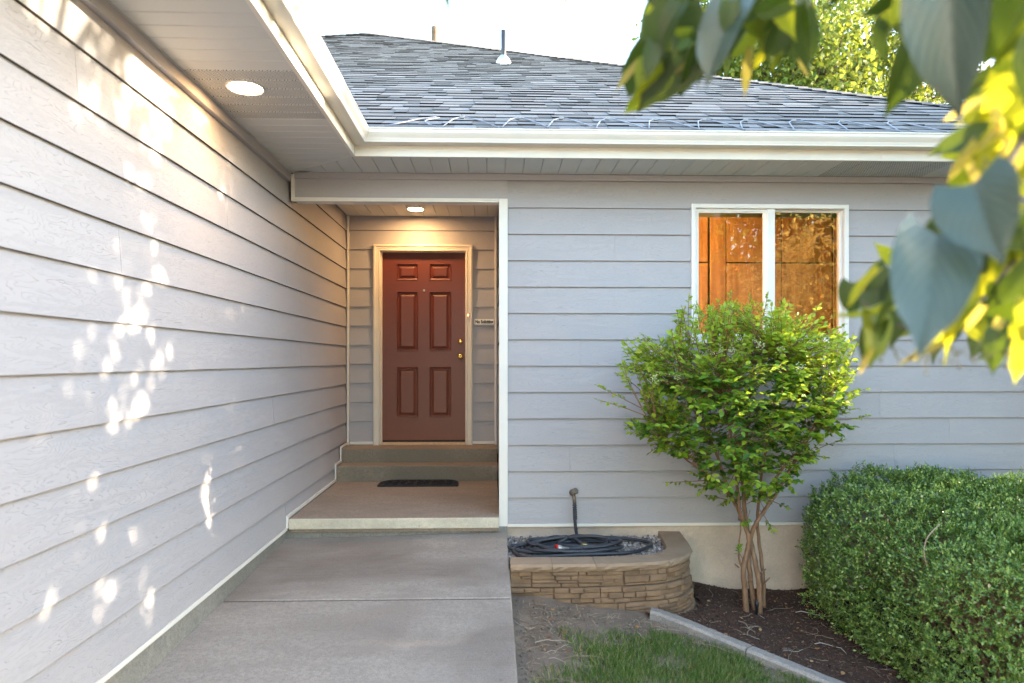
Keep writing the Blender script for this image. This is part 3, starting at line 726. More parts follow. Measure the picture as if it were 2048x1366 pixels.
for x0, x1, z0, z1 in pan:
    prof = [(0, 0), (.003, -.005), (.008, -.004), (.013, .014), (.022, .018), (.029, .017), (.052, .002), (.054, .002)]
    mbp = MB(); pts = []; fs = []
    for ins, d in prof: pts += [(x0 + ins, dy + d, z0 + ins), (x1 - ins, dy + d, z0 + ins), (x1 - ins, dy + d, z1 - ins), (x0 + ins, dy + d, z1 - ins)]
    for k in range(len(prof) - 1):
        for j in range(4): fs.append((k * 4 + j, k * 4 + (j + 1) % 4, k * 4 + 4 + (j + 1) % 4, k * 4 + 4 + j))
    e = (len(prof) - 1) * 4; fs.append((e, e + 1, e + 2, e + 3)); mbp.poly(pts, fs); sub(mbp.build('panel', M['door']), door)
kx = XC(921)
mb = MB(); mb.lathe([(.031, 0), (.031, .008), (.024, .014), (.013, .018), (.012, .03), (.024, .038), (.029, .05), (.027, .062), (.016, .068), (.006, .068), (.004, .064)], (kx, dy - .0005, ZC_(712)), (0, -1, 0), 24); sub(mb.build('door_knob', M['brass'], None, True), door)
mb = MB(); mb.lathe([(.027, 0), (.027, .008), (.020, .022), (.016, .026), (.005, .026)], (kx, dy - .0005, ZC_(683)), (0, -1, 0), 24); sub(mb.build('deadbolt', M['brass'], None, True), door)
mb = MB(); mb.lathe([(.012, 0), (.012, .003), (.007, .005), (.004, .003)], (XC(848), dy - .0005, ZC_(581)), (0, -1, 0), 16); sub(mb.build('peephole', M['steel'], None, True), door)
# door frame: casing with stepped profile, jambs, threshold
def casing(x0, x1, zt, zb, prof, yf):
    mbx = MB(); st = []
    for off, d in prof: st.append([(x0 + off, yf - d, zb), (x0 + off, yf - d, zt - off), (x1 - off, yf - d, zt - off), (x1 - off, yf - d, zb)])
    for a, b in zip(st[:-1], st[1:]):
        for i in range(3): mbx.poly([a[i], a[i + 1], b[i + 1], b[i]], [(0, 1, 2, 3)])
    return mbx
frame = part(casing(DX0, DX1, DZT, .897, [(0, -.02), (0, .026), (.012, .030), (.020, .028), (.026, .022), (.050, .018), (.058, .022), (.066, .018), (.070, .012), (.070, -.10)], YD), 'door_frame', M['casing'])
JX0, JX1 = DX0 + .070, DX1 - .070
def jamb(*b): mbx = MB(); mbx.box(*b); return sub(mbx.build('jamb', M['casing']), frame)
jamb(JX0 - .01, DL + .001, YD + .03, dy - .001, .897, DZT - .071); jamb(DR - .001, JX1 + .01, YD + .03, dy - .001, .897, DZT - .071); jamb(JX0, JX1, YD + .029, dy - .0015, DT - .001, DZT - .06)
mbx = MB(); mbx.box(DX0 + .075, DX1 - .075, YD - .035, dy + .03, .897, .921, bev=.006); sub(mbx.build('threshold', simple('worn_threshold', (.55, .40, .26), .5, .35, 40)), frame)
mbx = MB(); mbx.box(DL, DR, dy + .006, dy + .03, .921, DB + .002); sub(mbx.build('weather_strip', M['rubber']), frame)

# ------------------------------------------------------------------ window
wf = MB(); yo = YF - .022; t_ = .036
wf_prof = [(0, -.03), (0, .022), (.006, .024), (.030, .024), (.034, .018), (.036, .006), (.036, -.06)]
mbx = MB(); st = []
for off, d in wf_prof: st.append([(WX0 + off, YF - d, WZ0 + off * .6), (WX0 + off, YF - d, WZ1 - off), (WX1 - off, YF - d, WZ1 - off), (WX1 - off, YF - d, WZ0 + off * .6)])
for a, b in zip(st[:-1], st[1:]):
    for i in range(4): mbx.poly([a[i], a[(i + 1) % 4], b[(i + 1) % 4], b[i]], [(0, 1, 2, 3)])
window = part(mbx, 'window', M['frame'])
ml, mr = atY(1533, 500, YF).x, atY(1549, 500, YF).x
mbx = MB(); mbx.box(ml, mr, YF - .012, YF + .045, WZ0 + .022, WZ1 - .037, bev=.003); sub(mbx.build('mullion', M['frame']), window)
def sash(x0, x1, z0, z1, yy, w=.022):
    mbx = MB(); st = []
    for off, d in [(0, -.01), (0, .012), (w * .5, .012), (w * .6, .007), (w, .005), (w, -.01)]:
        st.append([(x0 + off, yy - d, z0 + off), (x0 + off, yy - d, z1 - off), (x1 - off, yy - d, z1 - off), (x1 - off, yy - d, z0 + off)])
    for a, b in zip(st[:-1], st[1:]):
        for i in range(4): mbx.poly([a[i], a[(i + 1) % 4], b[(i + 1) % 4], b[i]], [(0, 1, 2, 3)])
    o = sub(mbx.build('sash', M['frame']), window); return o
def pane(x0, x1, z0, z1, yy):
    mbx = MB(); mbx.poly([(x0, yy, z0), (x1, yy, z0), (x1, yy, z1), (x0, yy, z1)], [(0, 1, 2, 3)]); return sub(mbx.build('pane', M['glass']), window)
zi0, zi1 = WZ0 + .023, WZ1 - .037
sash(WX0 + .0365, ml + .004, zi0, zi1, YF + .012, .026); pane(WX0 + .06, ml - .018, zi0 + .024, zi1 - .024, YF + .014)
sash(mr - .004, WX1 - .0365, zi0, zi1, YF + .034, .015); pane(mr + .009, WX1 - .05, zi0 + .014, zi1 - .014, YF + .036)
mbx = MB(); mbx.box(WX0 + .01, WX1 - .004, YF - .032, YF - .001, WZ0 - .022, WZ0 - .001, bev=.003); mbx.box(WX1 - .115, WX1 - .08, YF - .0328, YF - .0322, WZ0 - .013, WZ0 - .008); sub(mbx.build('sill', M['frame']), window)

# room behind the window
mb = MB(); x0, x1, y0, y1, z0, z1 = .3, 4.3, YF + .14, 7.2, .9, 3.2
mb.poly([(x0, y0, z0), (x1, y0, z0), (x1, y1, z0), (x0, y1, z0), (x0, y0, z1), (x1, y0, z1), (x1, y1, z1), (x0, y1, z1)], [(0, 1, 2, 3), (4, 7, 6, 5), (3, 2, 6, 7), (0, 3, 7, 4), (1, 5, 6, 2)])
part(mb, 'room', M['room'])
ward = thing('wardrobe', 'orange-brown panelled wooden wardrobe glowing behind the window panes', 'wardrobe', (2.4, 6.3, .9))
cy = 6.1
def wx(p): return atY(p, 500, cy).x
def wz(p): return atY(1500, p, cy).z
mb = MB(); mb.box(wx(1340), wx(1740), cy + .02, cy + .5, .9, wz(434)); under(mb.build('carcass', M['groove']), ward)
cells = [(1341, 1416, 434, 524), (1341, 1416, 526, 760), (1420, 1452, 434, 760), (1453, 1532, 526, 760), (1453, 1532, 434, 524), (1533, 1563, 434, 524), (1533, 1563, 526, 760), (1564, 1664, 526, 760), (1564, 1664, 434, 524), (1667, 1738, 434, 760)]
for a, b, c, d in cells:
    mbx = MB(); mbx.box(wx(a) + .002, wx(b) - .002, cy, cy + .019, max(.95, wz(d)), wz(c) - .003, bev=.003); under(mbx.build('panel', M['wood']), ward)
lampr = thing('unseen_glow_lamp', 'unseen lamp added inside the room to make the window glow orange', 'lamp', (.85, 5.75, 2.95))  # lamp added out of sight so the panes glow orange
mb = MB(); mb.lathe([(.001, -.09), (.06, -.075), (.09, -.03), (.09, .02), (.06, .06), (.02, .075)], (.85, 5.75, 3.0), sides=20); under(mb.build('globe', M['unseen_glow_lamp'], None, True), lampr)
mb = MB(); mb.lathe([(.02, 0), (.05, .02), (.05, .045)], (.85, 5.75, 3.07), sides=16); under(mb.build('mount', M['frame'], None, True), lampr)

# ------------------------------------------------------------------ porch
porch = thing('porch', 'concrete entry landing with whitewashed edge and two steps up to the red door', 'porch', (-.7, 5.2, .3))
def pbox(name, mat, *b, bev=.008): mbx = MB(); mbx.box(*b, bev=bev); return under(mbx.build(name, M[mat]), porch)
pl, pr_ = XL + .02, .0535
pbox('landing', 'landing', pl, pr_, 5.2, 6.79, .50, .608, bev=.004)
pbox('landing_edge', 'slab_edge', pl, pr_, 5.176, 5.1995, .528, .606, bev=.006)
pbox('riser', 'kerb_conc', XL - .0115, .118, 5.225, 5.265, .2, .5275, bev=.0)
pbox('step', 'step', pl, pr_, 6.77, 7.02, .45, .757, bev=.009)
pbox('step', 'step', pl, pr_, 7.0, YD + .15, .45, .896, bev=.009)
pbox('tread', 'landing', pl + .002, pr_ - .002, 6.785, 6.999, .7555, .759, bev=.0)
pbox('tread', 'landing', pl + .002, pr_ - .002, 7.015, YD + .1, .8945, .8968, bev=.0)

# ------------------------------------------------------------------ fittings
def recessed(label, c, r, mat):
    t = thing('recessed_light', label, 'ceiling light', c, 'warm recessed downlights')
    mbx = MB(); mbx.lathe([(r, 0.004), (r, -.004), (r * .97, -.008), (r * .88, -.006), (r * .86, .003)], c, sides=40); under(mbx.build('trim_ring', M['frame'], None, True), t)
    mbx = MB(); mbx.lathe([(r * .865, -.0035), (.001, -.0045)], c, sides=40); under(mbx.build('lens', M[mat]), t)
recessed('glowing round downlight in the perforated soffit of the left eave', LAMP1, .098, 'lamp_dim')
recessed('glowing round downlight in the entry ceiling above the red door', atZ(831, 418, ZC), .088, 'lamp')
# door bell
bx = atY(936.5, 631, YD); t = thing('doorbell', 'small doorbell with orange lit button on the door casing', 'doorbell', (bx.x, YD - .02, bx.z))
mb = MB(); mb.box(bx.x - .011, bx.x + .011, YD - .032, YD - .0185, bx.z - .034, bx.z + .034, bev=.003); under(mb.build('housing', M['casing']), t)
mb = MB(); mb.box(bx.x - .006, bx.x + .006, YD - .0345, YD - .0322, bx.z - .008, bx.z + .014); under(mb.build('button', M['bell_glow']), t)
# sign
s0, s1 = atY(949.3, 649, YD - .01), atY(987.5, 638.2, YD - .01)
t = thing('sign', 'small white plaque reading No Soliciting beside the red door', 'sign', ((s0.x + s1.x) / 2, YD - .008, s0.z))
mb = MB(); mb.box(s0.x, s1.x, YD - .011, YD - .0005, s0.z, s1.z, bev=.001); under(mb.build('plate', M['sign_white']), t)
cu = bpy.data.curves.new('lettering', 'FONT'); cu.body = 'No Soliciting'; cu.size = .0485; cu.align_x = 'CENTER'; cu.align_y = 'CENTER'; cu.extrude = .0005; cu.offset = .0022
cu.materials.append(M['ink']); to = link('lettering', cu); to.location = ((s0.x + s1.x) / 2, YD - .0118, (s0.z + s1.z) / 2 - .001); to.rotation_euler = (math.pi / 2, 0, 0); to.scale = (.70, 1, 1)
bpy.context.view_layer.update()
tm = bpy.data.meshes.new_from_object(to.evaluated_get(bpy.context.evaluated_depsgraph_get())); loc, rot, scl = to.location.copy(), to.rotation_euler.copy(), to.scale.copy()
wd = max(v.co.x for v in tm.vertices) - min(v.co.x for v in tm.vertices); bpy.data.objects.remove(to)
if not tm.materials: tm.materials.append(M['ink'])
to = link('lettering', tm); to.location = loc; to.rotation_euler = rot; to.scale = ((s1.x - s0.x) * .93 / wd, 1, 1); under(to, t)
# door mat
mb = MB(); mz = .6085; ma, mb_ = atZ(754, 974, mz), atZ(916, 974, mz); y0, y1, x0, x1 = ma.y, 6.765, ma.x, mb_.x
plan = [(x0, y0 + .01), (x0 + .01, y0), (x1 - .01, y0), (x1, y0 + .01)] 
for k in range(0, 7): a = k / 6 * math.pi / 2; plan.append((x1 - .13 + .13 * math.cos(a), y1 - .19 + .19 * math.sin(a)))
for k in range(0, 7): a = math.pi / 2 + k / 6 * math.pi / 2; plan.append((x0 + .13 + .13 * math.cos(a), y1 - .19 + .19 * math.sin(a)))
mat_t = thing('door_mat', 'black rubber door mat with rounded back corners on the landing', 'door mat', ((x0 + x1) / 2, (y0 + y1) / 2, mz))
mb.prism(plan, mz, mz + .011); under(mb.build('base', M['rubber']), mat_t)
mb = MB()
cxm, cym = (x0 + x1) / 2, (y0 + y1) / 2
pin = [(cxm + (p[0] - cxm) * .97, cym + (p[1] - cym) * .93) for p in plan]; n = len(plan)
mb.poly([(p[0], p[1], mz + .0112) for p in plan] + [(p[0], p[1], mz + .016) for p in plan] + [(p[0], p[1], mz + .016) for p in pin] + [(p[0], p[1], mz + .0112) for p in pin],
        [(r * n + i, r * n + (i + 1) % n, (r + 1) * n + (i + 1) % n, (r + 1) * n + i) for r in range(3) for i in range(n)]); under(mb.build('rim', M['rubber']), mat_t)
mb = MB()
for i in range(9):
    for j in range(3):
        cx_ = x0 + .09 + (x1 - x0 - .18) * i / 8; cy_ = y0 + .05 + (y1 - y0 - .12) * j / 2
        for k in range(3):
            a0 = random.uniform(0, 6.28); pts = [(cx_ + (.012 + .012 * k) * math.cos(a0 + q * .5), cy_ + (.012 + .012 * k) * math.sin(a0 + q * .5), mz + .0125) for q in range(8)]
            mb.tube(pts, .0035, 5)
under(mb.build('scroll_relief', M['rubber']), mat_t)

# heat cable zigzag along the eave
hc = thing('heat_cable', 'grey de-icing cable zigzagging along the lower shingles above the gutter', 'cable', (1, RY0, RZ0))
mb = MB(); zz = [(770, 0), (826, 1), (870, .97), (845, .55), (870, 0), (884, 0), (923, 1.0), (950, .92), (1000, 0)]
ups = [923, 1042, 1134, 1233, 1335, 1437, 1526, 1628, 1730, 1834, 1925]
pts = []
def rp(px, frac): 
    x = atY(px, 258, RY0).x; q = roof_pt(x, .002 + frac * .31); return q + nrm * .017
pts = [rp(770, 0), rp(800, .35), rp(830, .75), rp(866, 1), rp(872, .93), rp(850, .7), rp(845, .5), rp(856, .2), rp(872, 0)]
mb.tube(pts, .0045, 6)
for a, b in zip(ups[:-1], ups[1:]):
    j = random.uniform(-4, 4)
    pts = [rp(a - 38 + j, -.03), rp(a - 30 + j, .35), rp(a - 20, .8), rp(a - 6, 1.0), rp(a + 8, .97), rp(a + (b - a) * .35, .55 + random.uniform(-.06, .06)), rp(a + (b - a) * .62 + j, -.03)]
    mb.tube(pts, .0045, 6)
under(mb.build('cable_run', M['cable'], None, True), hc)
for a in ups[:-1]:
    q = rp(a - 2, 1.0); mb = MB(); mb.box(q.x - .018, q.x + .014, q.y - .012, q.y + .014, q.z - .012, q.z + .007, bev=.003); under(mb.build('clip', M['plastic_grey']), hc)

# faucet and hose
fp = atY(1145, 985, YF)
fau = thing('hose_faucet', 'weathered bronze hose faucet on the siding above the planter', 'faucet', (fp.x, YF, fp.z - .05))
mb = MB(); mb.lathe([(.026, 0), (.026, .006), (.012, .01), (.012, .045), (.016, .05), (.016, .07)], (fp.x, YF - .001, fp.z + .002), (0, -1, 0), 14); mb.tube([(fp.x, YF - .055, fp.z + .005), (fp.x + .004, YF - .075, fp.z - .025), (fp.x + .006, YF - .08, fp.z - .065)], [.014, .013, .015], 10); under(mb.build('valve_body', M['bronze'], None, True), fau)
mb = MB(); mb.lathe([(.008, 0), (.008, .02), (.024, .022), (.027, .027), (.024, .032), (.006, .034)], (fp.x + .004, YF - .07, fp.z + .012), (.25, -.7, .6), 8); under(mb.build('handle', M['bronze']), fau)
GZ = .428
hose = thing('garden_hose', 'dark grey garden hose coiled on the gravel of the planter', 'hose', (.65, 4.95, GZ))
hr = .0125
drop = [(fp.x + .006, YF - .082, fp.z - .058), (fp.x + .008, YF - .083, fp.z - .14), (fp.x + .012, YF - .084, fp.z - .24), (fp.x + .03, YF - .09, fp.z - .33), (fp.x + .06, YF - .12, GZ + .02), (fp.x + .16, YF - .17, GZ + .015)]
mb = MB()
def smooth(pts, n=8):
    pts = [Vector(p) for p in pts]; out = []
    for i in range(len(pts) - 1):
        p0, p1, p2, p3 = pts[max(i - 1, 0)], pts[i], pts[i + 1], pts[min(i + 2, len(pts) - 1)]
        for k in range(n):
            t = k / n; out.append(.5 * ((2 * p1) + (p2 - p0) * t + (2 * p0 - 5 * p1 + 4 * p2 - p3) * t * t + (3 * p1 - p0 - 3 * p2 + p3) * t ** 3))
    return out + [pts[-1]]
mb.tube(smooth(drop), hr, 9)
hpts = []; nl = 7
hr_rng = random.Random(3)
for lp in range(nl):
    cxh = .46 + hr_rng.uniform(-.04, .24); rx = hr_rng.uniform(.15, .36); ry = hr_rng.uniform(.07, .20); cyh = 4.90 + hr_rng.uniform(-.025, .03); ph = hr_rng.uniform(-.25, .25); lift = hr_rng.uniform(0, 1)
    for k in range(8):
        a = -k / 8 * 2 * math.pi + ph + 1.2
        hx = cxh + rx * math.cos(a) + .03 * math.sin(2 * a + lp); hy = cyh + ry * math.sin(a)
        hz = GZ + .016 + lp * .006 + .012 * (1 + math.sin(a * 2 + lp * 1.7)) * lift + (.028 if math.sin(a) > .5 else 0) * (lp % 3 == 0)
        hpts.append((hx, max(4.70, min(5.17, hy)), hz))
for q in [(.20, 4.95, GZ + .03), (.16, 4.80, GZ + .02), (.26, 4.71, GZ + .016), (.6, 4.70, GZ + .03), (.95, 4.74, GZ + .03), (1.12, 4.88, GZ + .03), (1.16, 5.0, GZ + .03), (1.0, 5.12, GZ + .03), (.75, 5.15, GZ + .035), (.55, 5.1, GZ + .05)]: hpts.append(q)
mb.tube(smooth(hpts, 6), hr, 9); under(mb.build('tube', M['hose'], None, True), hose)
mb = MB()
for k in range(7): mb.lathe([(.0125, 0), (.0165, .004), (.0165, .010), (.0125, .014)], (fp.x + .0065 + k * .0006, YF - .0825, fp.z - .075 - k * .017), (0, 0, -1), 12)
under(mb.build('strain_relief', M['hose'], None, True), hose)
nz = atZ(1122, 1096, GZ + .055)
mb = MB(); mb.lathe([(.006, -.07), (.010, -.02), (.018, .0), (.022, .018), (.022, .026)], nz, (-1, -.25, .1), 16); noz = under(mb.build('nozzle', M['steel'], None, True), hose)
mb = MB(); mb.lathe([(.021, .0265), (.026, .028), (.026, .040), (.018, .042), (.004, .036)], nz, (-1, -.25, .1), 16); under(mb.build('nozzle_ring', M['red'], None, True), hose)
cp = atZ(1168, 1091, GZ + .05); mb = MB(); mb.lathe([(.012, -.02), (.0165, -.018), (.0165, .018), (.012, .02)], cp, (1, .15, 0), 8); under(mb.build('coupling', M['brass']), hose)

# ------------------------------------------------------------------ planter wall
path = [(.12, 4.465), (.35, 4.462), (.6, 4.462), (.85, 4.468), (1.0, 4.49)]
for k in range(1, 9):
    a = k / 8 * math.radians(80); path.append((1.0 + .41 * math.sin(a), 4.49 + .42 * (1 - math.cos(a)) + .0))
path += [(1.43, 5.05), (1.45, 5.28)]
dense = [Vector((p.x, p.y)) for p in smooth([(x, y, 0) for x, y in path], 10)]
cum = [0.0]
for a, b in zip(dense[:-1], dense[1:]): cum.append(cum[-1] + (b - a).length)
LT = cum[-1]
def along(s, off=0.0):
    s = max(0, min(LT, s)); i = max(0, min(len(cum) - 2, int(np.searchsorted(cum, s)) - 1)); t = (s - cum[i]) / max(1e-9, cum[i + 1] - cum[i])
    p = dense[i].lerp(dense[i + 1], t); a, b = dense[max(0, i - 2)], dense[min(len(dense) - 1, i + 3)]; d = (b - a).normalized(); n = Vector((d.y, -d.x))
    return p + n * off
planter = thing('planter_wall', 'curved tan ledgestone block planter with smooth capstones beside the walkway', 'planter', (.7, 4.7, .1))
CAPT, CAPB = .468, .415
def qbox(mbx, s0, s1, z0, z1, o_in, o_out, ins=.003, seg=1, rough=0.0):
    n = seg + 1; ss = [s0 + (s1 - s0) * i / seg for i in range(n)]; pts = []
    for i, s in enumerate(ss):
        e = ins if i == 0 else (-ins if i == seg else 0)
        pi = along(s, o_in); 
        r1, r2 = random.uniform(-rough, rough), random.uniform(-rough, rough)
        pf0 = along(s + e, o_out + r1); pf1 = along(s + e, o_out + r2); pm = along(s, o_out - .010)
        pts += [(pi.x, pi.y, z0), (pi.x, pi.y, z1), (pm.x, pm.y, z0), (pm.x, pm.y, z1), (pf0.x, pf0.y, z0 + ins), (pf1.x, pf1.y, z1 - ins)]
    fs = []
    for i in range(seg):
        a, b = i * 6, i * 6 + 6; fs += [(a + 4, b + 4, b + 5, a + 5), (a + 3, a + 5, b + 5, b + 3), (a + 2, b + 2, b + 4, a + 4), (a + 1, a + 3, b + 3, b + 1), (a, b, b + 2, a + 2)]
    for a, flip in ((0, False), (seg * 6, True)):
        q = [(a, a + 2, a + 3, a + 1), (a + 2, a + 4, a + 5, a + 3)]; fs += [tuple(reversed(f)) if flip else f for f in q]
    mbx.poly(pts, fs)
rows = 4; rh = .103
for r in range(rows):
    zt = CAPB - r * rh; zb = zt - rh + .002; off = .004 + r * .013; s = -(.165 if r % 2 == 0 else .02); bl = .305
    while s < LT - .01:
        a, b = max(0, s), min(LT, s + bl); s += bl
        if b - a < .03: continue
        mbx = MB(); qbox(mbx, a + .001, b - .001, zb, zt - .001, off - .10, off - .016, .001, max(1, int((b - a) / .08)))
        z = zb
        for hh in random.choice([(.22, .30, .20, .28), (.34, .22, .44), (.26, .18, .30, .26), (.30, .36, .34), (.2, .45, .35)]):
            z1 = z + hh * (zt - zb); x = a
            while x < b - 1e-4:
                w = random.uniform(.05, .2); e = min(b, x + w)
                if b - e < .04: e = b
                qbox(mbx, x + .0008, e - .0008, z + .0006, z1 - .0006, off - .03, off + random.uniform(-.014, .008), .0045, max(1, int((e - x) / .05)), .003); x = e
            z = z1
        under(mbx.build('block', M['block']), planter)
s = 0.0; cl = [.275, .285, .30, .20, .19, .22, .2, .25]; k = 0
while s < LT - .02:
    a, b = s, min(LT, s + cl[min(k, 7)]); s = b; k += 1
    mbx = MB(); seg = 8; pts = []; fs = []
    for i in range(seg + 1):
        q = a + .0012 + (b - a - .0024) * i / seg; pi = along(q, -.155); j = [random.uniform(-.006, .006) for _ in range(4)]
        p1, p2, p3, p4 = along(q, .012 + j[0] * .5), along(q, .020 + j[1]), along(q, .016 + j[2]), along(q, .004 + j[3] * .5)
        pts += [(pi.x, pi.y, CAPB + .001), (pi.x, pi.y, CAPT), (p1.x, p1.y, CAPT), (p2.x, p2.y, CAPT - .016), (p3.x, p3.y, CAPT - .034), (p4.x, p4.y, CAPB + .001)]
    for i in range(seg):
        for j in range(6): fs.append((i * 6 + j, i * 6 + (j + 1) % 6, i * 6 + 6 + (j + 1) % 6, i * 6 + 6 + j))
    fs += [tuple(range(6)), tuple(reversed(range(seg * 6, seg * 6 + 6)))]
    mbx.poly(pts, [tuple(reversed(f)) for f in fs]); under(mbx.build('capstone', M['capstone']), planter)
# gravel inside
ico_v = np.array([(0, 0, 1), (.89, 0, .45), (.28, .85, .45), (-.72, .53, .45), (-.72, -.53, .45), (.28, -.85, .45), (.72, .53, -.45), (-.28, .85, -.45), (-.89, 0, -.45), (-.28, -.85, -.45), (.72, -.53, -.45), (0, 0, -1)])
ico_f = np.array([(0, 1, 2), (0, 2, 3), (0, 3, 4), (0, 4, 5), (0, 5, 1), (1, 6, 2), (2, 7, 3), (3, 8, 4), (4, 9, 5), (5, 10, 1), (6, 7, 2), (7, 8, 3), (8, 9, 4), (9, 10, 5), (10, 6, 1), (6, 11, 7), (7, 11, 8), (8, 11, 9), (9, 11, 10), (10, 11, 6)])
gp = []
inner_poly = [along(LT * i / 40, -.15) for i in range(41)]
def in_planter(x, y):
    if not (.12 < x < 1.32 and 4.55 < y < 5.29): return False
    for i in range(40):
        a, b = inner_poly[i], inner_poly[i + 1]
        if x > .95 and (b - a).cross(Vector((x, y)) - a) < 0: return False
    return y > 4.61
while len(gp) < 2600:
    x, y = random.uniform(.12, 1.32), random.uniform(4.6, 5.285)
    if in_planter(x, y): gp.append((x, y, GZ - .006 + random.uniform(-.004, .008) + .03 * max(0, y - 5.1)))
gp = np.array(gp); n = len(gp); S = rng.uniform(.006, .0125, (n, 1)) * rng.uniform(.7, 1.25, (n, 3))
Vg, Fg = scatter(ico_v, ico_f, gp, rdir(n), rdir(n), S)
gv = stuff(link('gravel', np_mesh('gravel', Vg, Fg, M['gravel'], smooth=True))); tag(gv, 'mixed grey and tan pebbles filling the planter under the hose', 'gravel')
mb = MB(); pl_ = [(.118, 4.57)] + [(p.x, p.y) for p in [along(LT * i / 20, -.12) for i in range(0, 21)]] + [(.118, 5.287)]
mb.poly([(x, y, GZ - .008) for x, y in pl_], [tuple(range(len(pl_)))]); o = mb.build('planter_fill', M['soil']); under(o, planter)

# ------------------------------------------------------------------ concrete edging
ed = thing('garden_edging', 'grey concrete kerb edging between lawn and dark mulch bed', 'edging', (1.5, 4.0, 0))
ep = smooth([(1.03, 4.41, 0), (1.12, 4.37, 0), (1.285, 4.235, 0), (1.60, 3.93, 0), (1.80, 3.74, 0), (2.12, 3.42, 0), (2.5, 2.9, 0), (2.8, 2.3, 0)], 8)
def edging_piece(pp):
    mbx = MB(); pts = []; k = 6
    for i, p in enumerate(pp):
        d = (pp[min(i + 1, len(pp) - 1)] - pp[max(i - 1, 0)]).normalized(); nv = Vector((d.y, -d.x, 0))     # toward the lawn/mulch
        g = max(gz(p.x, p.y), -.01)
        for o, z in [(-.055, -.06), (-.055, .045), (-.04, .060), (.038, .052), (.056, .036), (.056, -.06)]:
            q = p - nv * o; pts.append((q.x, q.y, g + z + random.uniform(-.002, .002)))
    fs = [(i * k + j, i * k + (j + 1) % k, (i + 1) * k + (j + 1) % k, (i + 1) * k + j) for i in range(len(pp) - 1) for j in range(k)] + [tuple(range(k)), tuple(reversed(range((len(pp) - 1) * k, len(pp) * k)))]
    mbx.poly(pts, fs); return under(mbx.build('kerb_segment', M['edging']), ed)
def sub_path(i0, i1, gap=.004):
    pp = [p.copy() for p in ep[i0:i1 + 1]]; pp[0] += (pp[1] - pp[0]).normalized() * gap; pp[-1] -= (pp[-1] - pp[-2]).normalized() * gap; return pp
for a, b in ((0, 22), (22, 40), (40, len(ep) - 1)): edging_piece(sub_path(a, b))

# ------------------------------------------------------------------ mulch
def edge_x(y):
    best = None
    for a, b in zip(ep[:-1], ep[1:]):
        if (a.y - y) * (b.y - y) <= 0 and abs(a.y - b.y) > 1e-6: best = a.x + (b.x - a.x) * (y - a.y) / (b.y - a.y)
    return best if best is not None else (1.03 if y > 4.4 else 3.0)
def mulch_ok(x, y):
    if y > 4.40: return x > along_x(y) + .02
    return x > edge_x(y) + .05
def along_x(y):
    for i in range(60):
        p = along(LT * (1 - i / 60), .06)
        if p.y <= y: return p.x
    return 1.45
mxs = np.arange(.95, 5.2, .06); mys = np.arange(2.0, 5.30, .06); mb = MB()
for x in mxs:
    for y in mys:
        if mulch_ok(x + .03, y + .03):
            mb.poly([(a, b, max(gz(a, b), -.012) + .018 + .008 * math.sin(a * 13) * math.sin(b * 11)) for a, b in ((x, y), (x + .06, y), (x + .06, y + .06), (x, y + .06))], [(0, 1, 2, 3)])
struct(mb.build('mulch_bed', M['mulch_bed']))
cp_ = []
while len(cp_) < 9000:
    x, y = random.uniform(1.0, 3.2), random.uniform(3.0, 5.28)
    if mulch_ok(x, y): cp_.append((x, y, max(gz(x, y), -.012) + .021 + .008 * math.sin(x * 13) * math.sin(y * 11) + random.uniform(-.004, .008)))
cp_ = np.array(cp_); n = len(cp_)
chip_v = np.array([(-.5, -.5, -.2), (.5, -.4, -.2), (.45, .5, -.2), (-.4, .45, -.2), (-.3, -.4, .2), (.4, -.3, .25), (.3, .4, .2), (-.35, .3, .15)]); chip_f = np.array([(4, 5, 6), (4, 6, 7), (0, 1, 5), (0, 5, 4), (1, 2, 6), (1, 6, 5), (2, 3, 7), (2, 7, 6), (3, 0, 4), (3, 4, 7)])
up = np.tile([0, 0, 1.0], (n, 1)) + rng.normal(size=(n, 3)) * .35; dd = rng.normal(size=(n, 3)); dd[:, 2] *= .25
S = np.stack([rng.uniform(.003, .009, n), rng.uniform(.008, .028, n), rng.uniform(.003, .008, n)], 1)
Vc, Fc = scatter(chip_v, chip_f, cp_, dd, up, S); mo = stuff(link('mulch', np_mesh('mulch', Vc, Fc, M['mulch']))); tag(mo, 'dark brown bark mulch around the leafy shrub and boxwood', 'mulch')

# ------------------------------------------------------------------ lawn grass
bl_v = np.array([(-.5, 0, 0), (.5, 0, 0), (-.38, .5, .08), (.38, .5, .08), (0, 1, .3)]); bl_f = np.array([(0, 1, 3), (0, 3, 2), (2, 3, 4)])
def lawn_density(x, y):
    if x > edge_x(y) - .075 or x < .15: return 0
    e = (4.17 - y) + .12 * math.sin(x * 7) + .07 * math.sin(x * 17 + 2) ; d = min(1, max(0, e / .28))
    left = .28 + .10 * math.sin(y * 9) + max(0, (y - 3.6)) * .45; d *= min(1, max(0, (x - left) / .25))
    d *= .45 + .55 * (math.sin(x * 11 + y * 5) * math.sin(y * 13 - x * 3) > -.35)
    return d
gpnts = []
for _ in range(400000):
    x, y = random.uniform(.15, 2.3), random.uniform(2.4, 4.15)
    if random.random() < lawn_density(x, y): gpnts.append((x, y, gz(x, y) - .004))
    if len(gpnts) >= 60000: break
gpn = np.array(gpnts); n = len(gpn)
dd = np.tile([0, 0, 1.0], (n, 1)) + rng.normal(size=(n, 3)) * np.array([.38, .38, .1]); nn = rng.normal(size=(n, 3)); nn[:, 2] *= .2
hgt = rng.uniform(.025, .06, n) * (1 + .3 * np.sin(gpn[:, 0] * 9) * np.sin(gpn[:, 1] * 8))
Vb, Fb = scatter(bl_v, bl_f, gpn, dd, nn, np.stack([rng.uniform(.003, .0055, n), hgt, hgt], 1))
